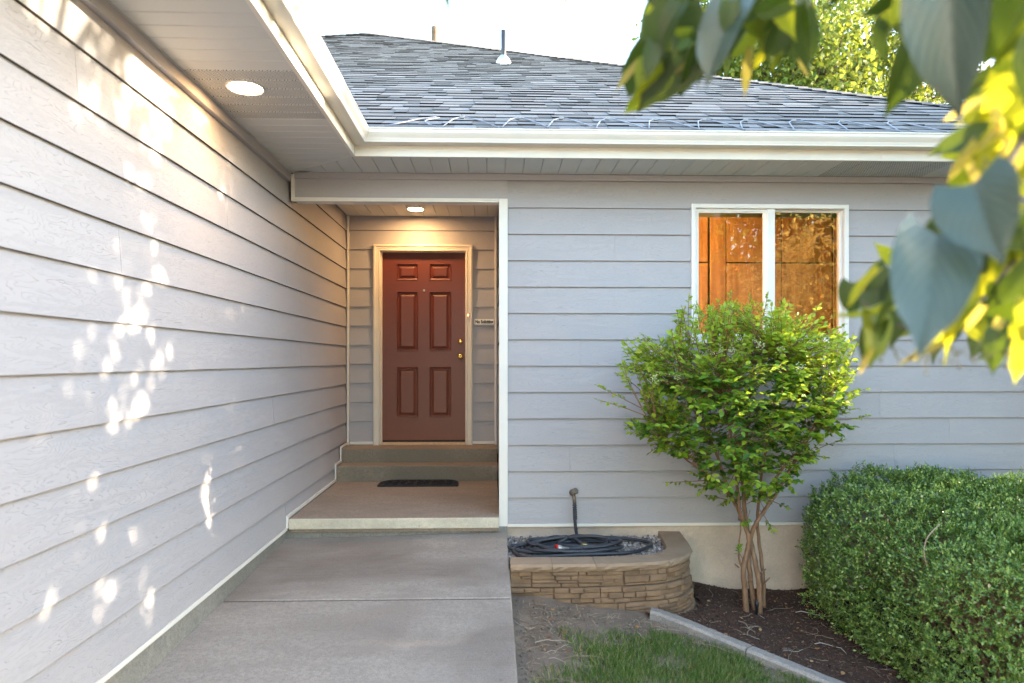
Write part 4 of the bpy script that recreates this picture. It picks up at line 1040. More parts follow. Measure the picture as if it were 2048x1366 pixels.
go = stuff(link('grass', np_mesh('grass', Vb, Fb, M['grass']))); tag(go, 'short patchy green lawn grass beside the walkway', 'grass')
# thatch: dry blades over soil and thin grass
n = 5000; sx = rng.uniform(.16, 1.95, n); sy = rng.uniform(2.6, 4.4, n); keep = np.array([sx[i] < edge_x(sy[i]) - .08 and not (sy[i] > 4.36 ) for i in range(n)]); sx, sy = sx[keep], sy[keep]; n = len(sx)
pp = np.stack([sx, sy, [gz(a, b) + .004 for a, b in zip(sx, sy)]], 1); dd = rng.normal(size=(n, 3)); dd[:, 2] = np.abs(dd[:, 2]) * .12; nn = np.tile([0, 0, 1.0], (n, 1)) + rng.normal(size=(n, 3)) * .3
Vs, Fs = scatter(bl_v, bl_f, pp, dd, nn, np.stack([rng.uniform(.002, .004, n), rng.uniform(.015, .06, n), rng.uniform(.01, .03, n)], 1))
so = stuff(link('dry_thatch', np_mesh('dry_thatch', Vs, Fs, M['straw']))); tag(so, 'scattered dry straw and thatch on the bare soil', 'thatch')
# soil crumbs
n = 2600; sx = rng.uniform(.14, 1.4, n); sy = rng.uniform(3.0, 4.42, n); keep = np.array([sx[i] < edge_x(sy[i]) - .08 for i in range(n)]); sx, sy = sx[keep], sy[keep]; n = len(sx)
pp = np.stack([sx, sy, [gz(a, b) + .003 for a, b in zip(sx, sy)]], 1); S = (rng.uniform(.002, .007, (n, 1)) ** 1) * rng.uniform(.7, 1.3, (n, 3))
Vs, Fs = scatter(ico_v, ico_f, pp, rdir(n), rdir(n), S); so = stuff(link('soil_crumbs', np_mesh('soil_crumbs', Vs, Fs, M['soil']))); tag(so, 'loose soil crumbs on the bare dirt by the planter', 'soil')
# twigs and fallen leaves
tw_meshes = []
for k in range(7):
    mb = MB(); q = [(0, 0, 0)]; a = 0
    for i in range(6): a += random.uniform(-.45, .45); q.append((q[-1][0] + .04 * math.cos(a), q[-1][1] + .04 * math.sin(a), random.uniform(0, .012)))
    mb.tube(q, [.0026, .0026, .0023, .002, .0018, .0014, .0008], 5)
    if k % 2: mb.tube([q[3], (q[3][0] + .03, q[3][1] + .03, .01), (q[3][0] + .05, q[3][1] + .06, .004)], [.0016, .0012, .0006], 4)
    tw_meshes.append(mb.mesh('twig', M['twig']))
def fallen(n, fn, label, group, kind):
    c = 0; tries = 0
    while c < n and tries < 6000:
        tries += 1; x, y = random.uniform(.17, 2.6), random.uniform(3.3, 5.2)
        if not fn(x, y): continue
        c += 1; z = max(gz(x, y), -.012) + (.028 if mulch_ok(x, y) else .009)
        if kind == 'twig': o = link('twig', random.choice(tw_meshes), None, (x, y, z), (random.uniform(-.05, .05), random.uniform(-.05, .05), random.uniform(0, 6.28)), [random.uniform(.45, 1.15)] * 3)
        else: o = link('fallen_leaf', random.choice(lf_meshes), None, (x, y, z + .004), (random.uniform(-.35, .35), random.uniform(-.35, .35), random.uniform(0, 6.28)), [random.uniform(.018, .04)] * 3)
        tag(o, label, 'twig' if kind == 'twig' else 'leaf', group)
lf_v = [(0, 0, 0), (.28, .3, .12), (.3, .62, .14), (0, 1, .1), (-.3, .62, .12), (-.27, .3, .14), (0, .5, 0)]
mbl = MB(); mbl.poly(lf_v, [(0, 1, 6), (1, 2, 6), (2, 3, 6), (3, 4, 6), (4, 5, 6), (5, 0, 6)]); lf_meshes = [mbl.mesh('fallen_leaf', M['dry_leaf'])]
dirt_ok = lambda x, y: x < edge_x(y) - .1 and y < 4.38 and lawn_density(x, y) < .5 and x < 1.2
mul_ok = lambda x, y: mulch_ok(x, y) and x < 2.35 and not (1.0 < x < 1.6 and 4.4 < y < 4.7)
fallen(34, dirt_ok, 'thin dead twig lying on the bare dirt beside the walkway', 'twigs on the dirt', 'twig')
fallen(28, mul_ok, 'thin dead twig lying on the dark mulch bed', 'twigs on the mulch', 'twig')
fallen(26, dirt_ok, 'small brown fallen leaf on the bare dirt beside the walkway', 'fallen leaves on the dirt', 'leaf')
fallen(40, mul_ok, 'small tan fallen leaf on the dark mulch bed', 'fallen leaves on the mulch', 'leaf')

# ------------------------------------------------------------------ leafy shrub (small multi-stem tree)
pv_v = np.array([(0, 0, 0), (-.24, .3, .07), (0, .3, 0), (.24, .3, .07), (-.25, .6, .06), (0, .6, -.02), (.25, .6, .06), (0, 1, -.08)])
pv_f = np.array([(0, 2, 1), (0, 3, 2), (1, 2, 5), (1, 5, 4), (2, 3, 6), (2, 6, 5), (4, 5, 7), (5, 6, 7)])
SB = atZ(1503, 1226, .01); sc = FPX / SB.y
shrub = thing('privet_shrub', 'multi-stemmed leafy shrub with bright yellow-green tips under the window', 'shrub', (SB.x, SB.y, 0))
def sp(px, py, dy=0.0): return atY(px, py, SB.y + dy)
stems = [
    ([(1492, 1226, 0), (1490, 1180, 0), (1487, 1140, 0), (1496, 1095, .0), (1497, 1075, 0), (1484, 1035, 0), (1467, 1000, .02), (1450, 960, .04), (1432, 905, .06), (1400, 840, .06), (1360, 780, .02)], .017),
    ([(1510, 1222, .04), (1504, 1185, .04), (1497, 1120, .03), (1500, 1085, .0), (1510, 1050, -.03), (1530, 1020, -.06), (1560, 975, -.08), (1582, 935, -.1), (1610, 880, -.12), (1650, 820, -.1)], .016),
    ([(1520, 1228, -.02), (1519, 1180, -.02), (1512, 1130, 0), (1503, 1090, .05), (1493, 1050, .1), (1488, 1000, .14), (1485, 940, .16), (1492, 880, .16), (1500, 800, .14), (1505, 720, .1)], .017),
    ([(1527, 1215, .06), (1527, 1170, .06), (1522, 1110, .08), (1515, 1050, .1), (1518, 1000, .1), (1524, 940, .06), (1535, 880, -.02), (1550, 800, -.1), (1560, 720, -.16)], .012),
    ([(1480, 1040, 0), (1478, 1000, -.03), (1472, 950, -.08), (1468, 900, -.14), (1455, 840, -.22), (1440, 780, -.28)], .010),
    ([(1540, 1005, -.06), (1545, 970, -.05), (1570, 930, -.02), (1600, 900, .02), (1640, 850, .06)], .010),
    ([(1470, 1005, 0), (1440, 970, -.05), (1400, 940, -.1), (1360, 910, -.15), (1320, 880, -.18)], .008),
    ([(1492, 1000, .1), (1520, 930, .12), (1555, 860, .16), (1600, 800, .18)], .009),
    ([(1488, 1150, 0), (1478, 1110, .02), (1480, 1070, .04), (1484, 1020, .05)], .007)]
mb = MB(); tips = []
for pts, r in stems:
    q = smooth([sp(a, b, d) for a, b, d in pts], 5); q = [p + Vector((random.uniform(-.003, .003), random.uniform(-.003, .003), 0)) for p in q]
    nq = len(q); mb.tube(q, [r * 1.3 * (1 - .68 * i / nq) for i in range(nq)], 7); tips += [(q[i], i / nq) for i in range(int(nq * .42), nq)]
for (a, b, c, d) in ((1515, 1150, 1532, 1138), (1524, 1170, 1540, 1155), (1478, 1135, 1470, 1128), (1496, 1165, 1505, 1158)):
    mb.tube([sp(a, b, 0), sp((a + c) / 2, (b + d) / 2, -.01), sp(c, d, -.015)], [.006, .006, .0055], 6)
trunk = under(mb.build('trunk', M['bark'], None, True), shrub)
# crown silhouette: left/right limits per row (px), used as a radius profile
def crown_targets(n):
    out = []
    while len(out) < n:
        px, py = random.uniform(1240, 1715), random.uniform(620, 1010)
        cx_ = 1482 + (px - 1482) * 0; 
        # outline
        t = (py - 640) / 370
        half = 185 + 55 * math.sin(min(1, max(0, t) * 1.7) * math.pi) if t < .6 else 225 - 190 * (t - .6) / .4 * 1.0
        if py < 690: half = 70 + 120 * max(0, (py - 612) / 78) ** .6
        half *= 1 + .15 * math.sin(py * .045 + (0 if px < 1482 else 2.1)) + .11 * math.sin(py * .11 + (1 if px < 1482 else 0)) 
        c = 1482 if t < .6 else 1480 + 20 * (t - .6)
        u = (px - c) / max(20, half)
        if abs(u) > 1: continue
        if t > .55 and random.random() < (t - .55) * 0.9: continue
        dep = .40 * math.sqrt(max(0, 1 - u * u)) * (1 - .35 * max(0, t - .5))
        d = random.uniform(-1, .8); d = math.copysign(abs(d) ** .6, d) * dep
        out.append((px, py, d - .10, u, t))
    return out
twigs = MB(); LP, LD, LN, LS, LM = [], [], [], [], []
def add_twig(a, b, tip_new, nleaf=9, size=.036, bend=.03):
    a, b = Vector(a), Vector(b); m = (a + b) / 2 + Vector((random.uniform(-bend, bend), random.uniform(-bend, bend), random.uniform(-.01, bend)))
    q = smooth([a, m, b], 5); twigs.tube(q, [.0028 * (1 - .7 * i / len(q)) + .0005 for i in range(len(q))], 4, cap=False)
    Lq = len(q)
    for k in range(nleaf):
        f = .45 + .55 * (k + .5) / nleaf; i = min(Lq - 2, int(f * (Lq - 1))); p = q[i].lerp(q[i + 1], f * (Lq - 1) - i); d = (q[i + 1] - q[i]).normalized()
        sd = d.cross(Vector((random.uniform(-1, 1), random.uniform(-1, 1), random.uniform(-1, 1)))).normalized()
        if abs(d.z) < .8:
            hz = d.cross(Vector((0, 0, 1))).normalized(); sd = (hz * (1 if k % 2 else -1) + sd * .5).normalized()
        ax = (d * random.uniform(.3, .8) + sd).normalized() if k < nleaf - 1 else d
        LP.append(p[:]); LD.append(ax[:]); LN.append((random.uniform(-.6, .6), random.uniform(-.9, .3), random.uniform(.5, 1.2))); LS.append(size * random.uniform(.65, 1.15) * (.75 if f > .9 and tip_new > .4 else 1))
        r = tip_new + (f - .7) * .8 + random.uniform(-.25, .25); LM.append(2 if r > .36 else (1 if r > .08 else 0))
for px, py, d, u, t in crown_targets(1080):
    b = sp(px, py, d); c, _ = min(tips, key=lambda q: (q[0] - b).length + random.uniform(0, .12))
    v = (b - c); a = c if v.length < .34 else b - v.normalized() * .34
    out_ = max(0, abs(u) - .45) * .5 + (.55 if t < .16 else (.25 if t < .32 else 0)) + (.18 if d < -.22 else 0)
    add_twig(a, b + Vector((random.uniform(-.03, .03), -.03, .05)), out_ + random.uniform(-.1, .12), random.randint(8, 13), random.uniform(.046, .062))
# escaping sprays, as in the photograph
for bx_, by_, tx, ty, d in ((1470, 1000, 1440, 1010, -.05), (1500, 1020, 1490, 1050, -.08), (1540, 1000, 1575, 1015, -.05), (1480, 960, 1460, 1000, -.12), (1520, 960, 1530, 1000, -.12), (1560, 960, 1590, 985, -.1), (1430, 930, 1400, 985, -.1), (1470, 930, 1500, 955, -.15), (1600, 900, 1655, 915, -.05), (1350, 870, 1300, 905, -.15), (1400, 690, 1345, 640, -.1), (1520, 660, 1535, 590, -.1), (1330, 740, 1262, 735, -.15), (1640, 740, 1712, 720, -.1), (1620, 690, 1690, 650, -.1), (1290, 790, 1230, 745, -.15),
                          (1290, 820, 1195, 772, -.2), (1300, 835, 1192, 798, -.22), (1340, 845, 1262, 838, -.2), (1350, 720, 1282, 668, -.1), (1380, 690, 1378, 590, -.05), (1420, 670, 1440, 600, 0), (1450, 660, 1462, 585, -.1), (1490, 650, 1500, 592, -.05), (1560, 650, 1585, 612, 0),
                          (1600, 660, 1640, 610, -.05), (1650, 700, 1672, 660, 0), (1655, 800, 1738, 776, -.1), (1660, 840, 1735, 832, -.1), (1630, 900, 1685, 880, 0), (1400, 900, 1300, 888, -.12), (1420, 930, 1335, 905, -.1), (1430, 960, 1330, 965, -.08), (1450, 985, 1378, 968, 0),
                          (1455, 1000, 1412, 995, -.02), (1570, 940, 1640, 885, 0), (1560, 975, 1602, 962, -.04), (1520, 1020, 1545, 1062, .0), (1440, 960, 1382, 945, -.1), (1600, 930, 1632, 905, 0), (1480, 1000, 1500, 985, -.1), (1490, 1010, 1515, 1000, -.06), (1500, 960, 1492, 985, -.1), (1487, 1120, 1478, 1092, -.02),
                          (1330, 760, 1275, 700, -.15), (1380, 820, 1330, 790, -.3)):
    new = 1.0 if ty < 850 else .55
    add_twig(sp(bx_, by_, d), sp(tx, ty, d - .02), new * .62, 12, .042, .012)
under(twigs.build('twigs', M['bark'], None, False), shrub)
LP, LD, LN, LS, LM = map(np.array, (LP, LD, LN, LS, LM))
order = np.argsort(LP[:, 1] - LS * 3); big = order[:300]; rest = order[300:]
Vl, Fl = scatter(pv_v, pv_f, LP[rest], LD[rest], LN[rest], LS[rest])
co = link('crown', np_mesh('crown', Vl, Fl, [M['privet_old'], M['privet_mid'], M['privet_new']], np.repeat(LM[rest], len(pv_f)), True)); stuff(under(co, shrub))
pm = []
for k in range(3): pm.append(np_mesh('leaf', pv_v, pv_f, M[['privet_old', 'privet_mid', 'privet_new'][k]], smooth=True))
from mathutils import Matrix
def orient(d, n):
    d = Vector(d).normalized(); n = Vector(n); s = d.cross(n).normalized(); n = s.cross(d); return Matrix((s, d, n)).transposed().to_euler()
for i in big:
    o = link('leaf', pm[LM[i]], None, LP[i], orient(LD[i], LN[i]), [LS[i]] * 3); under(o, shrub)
mb = MB()
for px, py in ((1430, 705), (1440, 698), (1462, 702), (1355, 752), (1310, 758), (1600, 735), (1560, 700), (1520, 690)):
    c = sp(px, py, -.42)
    for _ in range(22): q = c + Vector((random.gauss(0, .014), random.gauss(0, .01), random.gauss(0, .016))); mb.box(q.x - .0025, q.x + .0025, q.y - .0025, q.y + .0025, q.z - .0025, q.z + .0025)
under(mb.build('blossom', M['blossom']), shrub)
# sprinkler riser
sr = sp(1514, 1228, -.05); mb = MB(); mb.lathe([(.010, -.03), (.010, .07), (.013, .072), (.013, .098), (.009, .104), (.009, .112), (.003, .113)], (sr.x, sr.y, .005), sides=12)
tag(mb.build('sprinkler_riser', M['black_pipe'], None, True), 'black sprinkler riser standing in mulch against the shrub stems', 'sprinkler')

# ------------------------------------------------------------------ boxwood hedge
hedge = thing('boxwood_hedge', 'large clipped dark green boxwood bush at the right edge of the mulch', 'hedge', (3.1, 4.4, 0))
def hnoise(p): return (.8 * math.sin(p[0] * 17 + p[2] * 13) * math.sin(p[1] * 19 - p[2] * 15 + 1) + .35 * math.sin(p[0] * 31 + p[1] * 27) * math.sin(p[2] * 29 - p[0] * 11) + math.sin(p[0] * 4.1 + p[2] * 2.3) * math.sin(p[1] * 5.3 + 1.0) + math.sin(p[0] * 9.7 - p[2] * 7.1 + 2) * math.sin(p[1] * 8.9 + p[2] * 3.0) * .55)
def hedge_shell(c, r, n, low=-.9):
    P, N = [], []
    while len(P) < n:
        d = rdir(n); e = 4.8
        k = (np.abs(d[:, 0] / r[0]) ** e + np.abs(d[:, 1] / r[1]) ** e + np.abs(d[:, 2] / r[2]) ** e) ** (-1 / e)
        p = d * k[:, None]; nr = np.sign(p) * (np.abs(p) / np.array(r)) ** (e - 1) / np.array(r); nr = norm(nr)
        area = 1.0
        for a, b in zip(p, nr):
            if a[2] < low * r[2]: continue
            q = a + np.array(c); P.append(q + b * (.048 * hnoise(q) - .03 + (.05 * random.random() ** 6))); N.append(b)
            if len(P) >= n: break
    return np.array(P), np.array(N)
Ps, Ns = [], []
for c, r, n in (((3.14, 4.48, .455), (.93, .62, .525), 8200), ((2.95, 3.75, .38), (.70, .52, .45), 7200)):
    p, nr = hedge_shell(c, r, n); Ps.append(p); Ns.append(nr)
# keep sprigs that are outside the other lump
def inside(p, c, r): return (((np.abs(p - np.array(c)) / (np.array(r) * .93)) ** 3.6).sum(1) < 1)
k0 = ~inside(Ps[0], (2.95, 3.75, .38), (.70, .52, .45)); k1 = ~inside(Ps[1], (3.14, 4.48, .455), (.93, .62, .525))
HP = np.concatenate([Ps[0][k0], Ps[1][k1]]); HN = np.concatenate([Ns[0][k0], Ns[1][k1]])
sprig_n = len(HP); bp, bd, bn, bs = [], [], [], []
for j in range(9):
    ax = norm(HN * .8 + np.array([0, 0, .55]) + rng.normal(size=HN.shape) * .0 + np.random.default_rng(5).normal(size=HN.shape) * .45)
    t = (j // 2) * .0115 - .022; ph = (j % 2) * math.pi + (j // 2) * 1.57
    e1 = norm(np.cross(ax, np.array([.3, .2, .9]))); e2 = np.cross(ax, e1); sd = e1 * math.cos(ph) + e2 * math.sin(ph)
    bp.append(HP + ax * t); bd.append(norm(sd + ax * .75 + rng.normal(size=HP.shape) * .25) if j < 8 else ax); bn.append(ax - sd * .3); bs.append(rng.uniform(.016, .026, sprig_n))
bp, bd, bn, bs = np.concatenate(bp), np.concatenate(bd), np.concatenate(bn), np.concatenate(bs)
bx_v = np.array([(0, 0, 0), (-.27, .5, .06), (.27, .5, .06), (0, 1, 0), (0, .5, -.03)]); bx_f = np.array([(0, 4, 1), (0, 2, 4), (1, 4, 3), (4, 2, 3)])
Vh, Fh = scatter(bx_v, bx_f, bp, bd, bn, bs); pale = rng.random(len(bp)) < .012
ho = link('foliage', np_mesh('foliage', Vh, Fh, [M['box_leaf'], M['box_pale']], np.repeat(pale.astype(int), 4), False)); stuff(under(ho, hedge))
# inner twiggy mass: shorter leaves a little deeper + stems
p2, n2 = HP - HN * rng.uniform(.03, .14, (len(HP), 1)), HN
n = len(p2); rep = 3
pq = np.repeat(p2, rep, 0) + rng.normal(size=(n * rep, 3)) * .02; Vh, Fh = scatter(bx_v, bx_f, pq, rdir(n * rep), rdir(n * rep), rng.uniform(.014, .024, n * rep))
stuff(under(link('inner_foliage', np_mesh('inner_foliage', Vh, Fh, M['box_leaf'])), hedge))
mb = MB()
for c, r in (((3.14, 4.48, .455), (.93, .62, .525)), ((2.95, 3.75, .38), (.70, .52, .45))):
    for _ in range(90):
        a = Vector((c[0] + random.uniform(-.3, .3) * r[0], c[1] + random.uniform(-.3, .3) * r[1], -.02)); d = rdir(1)[0]; d[2] = abs(d[2]) * .8
        kk = (abs(d[0] / r[0]) ** 3.6 + abs(d[1] / r[1]) ** 3.6 + abs(d[2] / r[2]) ** 3.6) ** (-1 / 3.6) * .88; b = Vector((c[0] + d[0] * kk, c[1] + d[1] * kk, c[2] + d[2] * kk))
        mb.tube(smooth([a, a.lerp(b, .5) + Vector((0, 0, .08)), b], 4), [.009, .008, .008, .007, .006, .005, .004, .003, .002], 5, cap=False)
under(mb.build('branches', M['bark']), hedge)
mb = MB()
mb.tube(smooth([atY(1880, 1048, 3.30), atY(1855, 1075, 3.27), atY(1848, 1105, 3.26), atY(1854, 1132, 3.27)], 5), [.0028] * 15 + [.0015], 5)
under(mb.build('dead_twig', M['twig']), hedge)

# ------------------------------------------------------------------ trees
dm_v = np.array([(0, 0, 0), (-.3, .45, .06), (.3, .45, .06), (0, 1, -.04)]); dm_f = np.array([(0, 2, 1), (1, 2, 3)])
def tree(label, base, h, crown_c, crown_r, ncl, per, leaf, mat, group=None, name='broadleaf_tree', trunk_r=.16, keep=None, spread=.5, carve=None):
    t = thing(name, label, 'tree', base, group)
    mb = MB(); b = Vector(base); top = Vector(crown_c) + Vector((0, 0, crown_r[2] * .5)); q = smooth([b, b.lerp(top, .4) + Vector((random.uniform(-.2, .2), random.uniform(-.2, .2), 0)), top], 6)
    mb.tube(q, [trunk_r * (1 - .85 * i / (len(q) - 1)) for i in range(len(q))], 9)
    cl = []
    while len(cl) < ncl:
        d = rdir(1)[0]; rr = random.random() ** .42
        p = Vector(crown_c) + Vector((d[0] * crown_r[0], d[1] * crown_r[1], d[2] * crown_r[2])) * rr
        p += Vector((math.sin(p.z * 1.3 + p.x), math.sin(p.x * 1.1 + p.y), math.sin(p.y * 1.7))) * .12 * min(crown_r)
        if keep and not keep(p): continue
        cl.append(p)
    for i, p in enumerate(cl):
        if i % 3 == 0:
            s = q[min(len(q) - 1, max(3, int(len(q) * random.uniform(.35, .95))))]
            m = s.lerp(p, .55) + Vector((0, 0, .15 * (p - s).length)); mb.tube(smooth([s, m, p], 4), [trunk_r * .22 * (1 - .85 * j / 8) for j in range(9)], 5, cap=False)
    under(mb.build('trunk', M['bark_grey'], None, True), t)
    cp = np.repeat(np.array([p[:] for p in cl]), per, 0); n = len(cp); off = rng.normal(size=(n, 3)) * spread * np.array([1, 1, .6]); P = cp + off
    D = rng.normal(size=(n, 3)) + np.array([0, 0, -.5]); N_ = rng.normal(size=(n, 3)) * .7 + np.array([0, 0, 1.0])
    if keep:
        k = np.array([keep(Vector(p)) for p in P]); P, D, N_ = P[k], D[k], N_[k]; n = len(P)
    if carve is not None:
        sd = np.array(SUN_DIR[:]); ok = np.ones(len(P), bool)
        for o_, r_ in carve:
            v = P + norm(D) * leaf * .45 - np.array(o_[:]); a_ = v @ sd; ok &= ~((np.linalg.norm(v - a_[:, None] * sd, axis=1) < r_ * 1.15 + .06) & (a_ > 0))
        P, D, N_ = P[ok], D[ok], N_[ok]; n = len(P)
    Vt, Ft = scatter(dm_v, dm_f, P, D, N_, rng.uniform(.6, 1.25, n) * leaf)
    stuff(under(link('crown', np_mesh('crown', Vt, Ft, M[mat])), t)); return t
tree('tall sunlit tree with airy green crown rising behind the roof at right', (11.0, 23.0, 0), 14, (9.9, 22.5, 10.0), (5.4, 4.0, 5.0), 800, 70, .19, 'tree_leaf', 'trees behind the roof', spread=.45, trunk_r=.3)
tree('rust-tinged tree crown behind the roof at the far right', (16.5, 26, 0), 12, (16.2, 25.5, 8.6), (4.6, 4, 4.6), 420, 60, .2, 'tree_leaf_b', 'trees behind the roof', spread=.5, trunk_r=.28)
tree('small light green tree top showing over the hip of the roof', (5.3, 21.5, 0), 10, (6.3, 21.3, 8.9), (1.9, 1.4, 2.6), 120, 60, .14, 'tree_leaf', 'trees behind the roof', spread=.26, trunk_r=.15)
# trees in front of the house, behind the camera (seen in the panes)
tree('leafy tree across the front yard reflected in the window', (8.5, -17.5, -.1), 8, (8.3, -17.0, 5.0), (4.4, 3.0, 5.0), 620, 60, .24, 'tree_leaf', 'front yard trees', spread=.45, trunk_r=.2)
tree('second leafy tree across the front yard reflected in the window', (14.5, -16.5, -.1), 8, (14.2, -16, 4.6), (4.4, 3.0, 4.8), 560, 60, .24, 'tree_leaf', 'front yard trees', spread=.45, trunk_r=.2)

M['golden'] = foliage('golden_dry_leaf', [(0.40, 0.27, 0.07), (0.55, 0.40, 0.12), (0.65, 0.52, 0.2)], 0.65, (0.70, 0.50, 0.10), 0.5)
tree('golden-leaved tree in the front yard reflected in the window', (10.0, -8.5, -.1), 6, (9.6, -8.2, 3.2), (2.8, 2.2, 2.6), 330, 60, .12, 'golden', 'front yard trees', spread=.4, trunk_r=.14)
# ------------------------------------------------------------------ linden overhanging from the right
def atX(px, py, X):
    d = ray(px, py); t = X / d.x; return Vector((X, d.y * t, CAMZ + d.z * t))
crng = random.Random(21)
gaps = []
def gap(p, rad, n=4, sy=.05, sz=.12):      # an opening in the canopy that lets the low sun reach p
    for _ in range(n): gaps.append((p + Vector((0, crng.gauss(0, sy), crng.gauss(0, sz))), rad * crng.uniform(.6, 1.15)))
for px, py, rad, n, sz in ((38, 420, .075, 4, .06), (15, 320, .05, 3, .06), (32, 1135, .075, 4, .05), (80, 1195, .04, 2, .02), (248, 600, .06, 5, .07), (190, 715, .055, 4, .06), (150, 785, .06, 4, .05), (322, 545, .008, 2, .03), (325, 700, .012, 3, .07), (288, 760, .025, 3, .06),
                           (150, 235, .045, 4, .08), (120, 130, .04, 4, .09), (215, 70, .05, 5, .08), (285, 130, .085, 5, .06), (330, 195, .06, 3, .04), (215, 1200, .03, 2, .04), (30, 925, .05, 3, .05), (172, 1000, .05, 4, .06), (60, 40, .04, 3, .06), (25, 1300, .05, 3, .05), (100, 860, .035, 3, .05), (60, 560, .035, 3, .05)):
    gap(atX(px, py, XL), rad, n, .035, sz)
for _ in range(70):
    px, py = crng.uniform(0, 320), crng.uniform(0, 1330)
    if py > 1470 - .828 * px: continue
    gap(atX(px, py, XL), crng.choice([.004, .01, .016, .024]), 2, .03, .07)
for k in range(9): gap(Vector((-.85, 2.1 + .2 * k, 3.37)), .085, 2, .05, .03)
for px, py, d, rad in ((1385, 705, -.25, .11), (1470, 690, -.3, .12), (1560, 690, -.3, .12), (1640, 720, -.25, .11), (1690, 780, -.2, .09), (1520, 760, -.35, .10), (1345, 770, -.3, .10), (1250, 795, -.25, .07), (1430, 830, -.4, .07)): gap(atY(px, py, 4.8 + d), rad, 2, .05, .03)
for px, py, Y_, rad in ((1760, 1000, 4.3, .03), (1840, 1010, 4.3, .04), (1920, 1040, 3.9, .03), (2000, 1010, 4.2, .04)): gap(atY(px, py, Y_), rad, 2, .04, .02)
for px, py, rad in ((1960, 300, .07), (2020, 340, .06), (1270, 200, .05), (1480, 170, .03), (1600, 140, .03), (1960, 640, .05), (1760, 690, .03), (2030, 690, .05), (1520, 100, .04), (1930, 220, .03)): gap(atD(px, py, 1.05), rad, 2, .015, .015)
def lin_keep(p):
    if p.y < .5: return False
    px, py = project(p)
    return px > 2120 and p.z > .9
lin = tree('linden tree hanging large heart-shaped leaves into the upper right corner', (6.2, 3.0, -.05), 6, (6.2, 3.5, 2.9), (2.0, 3.3, 2.7), 1150, 60, .13, 'canopy', None, 'linden_tree', trunk_r=.14, keep=lin_keep, spread=.28, carve=gaps)

tree('dense unseen shrub added right of the linden trunk to block low sun', (8.6, 4.0, -.05), 3, (8.6, 4.0, 1.0), (1.0, 3.4, 1.5), 420, 60, .10, 'canopy', None, 'sun_block_shrub', trunk_r=.05, keep=lambda p: p.y > .5 and p.z > -.02, spread=.2, carve=gaps)  # out-of-view foliage added to stop low sun leaking under the linden crown
def big_leaf_mesh(name, mat, droop=.22, fold=.22, seed=0, wide=1.0):
    r_ = random.Random(seed); rows, cols = 11, 7; vv, uv = [], []
    for i in range(rows):
        t = i / (rows - 1)
        w = .50 * wide * (math.sin(math.pi * min(1, (t * .86 + .14)) ** .74)) ** .85 if t < 1 else 0
        if t > .66: w = .50 * wide * ((1 - t) / .34) ** 1.5 * .78
        for j in range(cols):
            u = -1 + 2 * j / (cols - 1)
            y = t - .13 * abs(u) ** 1.5 * (1 - t) ** 3
            x = u * w * .62
            z = fold * abs(u) * w * .8 - droop * t * t + .02 * math.sin(t * 9 + u * 5 + seed) * abs(u)
            vv.append((x, y, z)); uv.append((.5 + .5 * u, t))
    fs = [(i * cols + j, i * cols + j + 1, (i + 1) * cols + j + 1, (i + 1) * cols + j) for i in range(rows - 1) for j in range(cols - 1)]
    me = bpy.data.meshes.new(name); me.from_pydata(vv, [], fs); me.materials.append(M[mat]); ul = me.uv_layers.new(name='UVMap')
    for l in me.loops: ul.data[l.index].uv = uv[l.vertex_index]
    me.polygons.foreach_set('use_smooth', [True] * len(fs)); me.update(); return me
LM_ = {('d', k): big_leaf_mesh('leaf', 'linden', .15 + .12 * k, .18 + .1 * k, k) for k in range(3)}
LM_.update({('y', k): big_leaf_mesh('leaf', 'linden_lit', .12 + .12 * k, .15 + .1 * k, k + 4) for k in range(3)})
LM_.update({('w', k): big_leaf_mesh('leaf', 'waxy', .12 + .08 * k, .2 + .1 * k, k + 8) for k in range(3)})
LM_[('b', 0)] = big_leaf_mesh('bract', 'bract', .1, .12, 11, .42)
mb = MB(); attach = []
def px3(px, py, d): return atD(px, py, d)
# twigs entering from the upper right
branch_lines = [([(2300, -120, 1.7), (2080, -20, 1.45), (1850, -60, 1.3), (1600, -70, 1.2), (1420, -40, 1.15), (1300, -25, 1.1)], .006),
                ([(2300, 60, 1.5), (2120, 120, 1.2), (2060, 250, 1.08), (2000, 345, 1.0), (1950, 385, .97), (1870, 470, .96), (1800, 520, 1.0)], .005),
                ([(2300, 420, 1.4), (2120, 440, 1.25), (2030, 520, 1.2), (1960, 600, 1.15), (1830, 660, 1.1), (1720, 600, 1.1)], .004)]
for pts, r in branch_lines:
    q = smooth([px3(*p) for p in pts], 6); mb.tube(q, [r * (1 - .6 * i / len(q)) for i in range(len(q))], 6); attach += q
br = under(mb.build('branch', M['bark_grey'], None, True), lin)
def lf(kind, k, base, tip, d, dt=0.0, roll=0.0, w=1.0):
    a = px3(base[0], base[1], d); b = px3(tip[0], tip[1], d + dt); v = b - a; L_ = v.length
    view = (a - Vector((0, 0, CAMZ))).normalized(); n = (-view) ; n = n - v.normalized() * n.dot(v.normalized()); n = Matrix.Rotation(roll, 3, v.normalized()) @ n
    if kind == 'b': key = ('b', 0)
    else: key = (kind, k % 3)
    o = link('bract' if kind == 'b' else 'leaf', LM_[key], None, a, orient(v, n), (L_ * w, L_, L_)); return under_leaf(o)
def under_leaf(o):
    o.parent = br; o.matrix_parent_inverse = (lin.matrix_basis @ br.matrix_parent_inverse @ br.matrix_basis).inverted(); return o
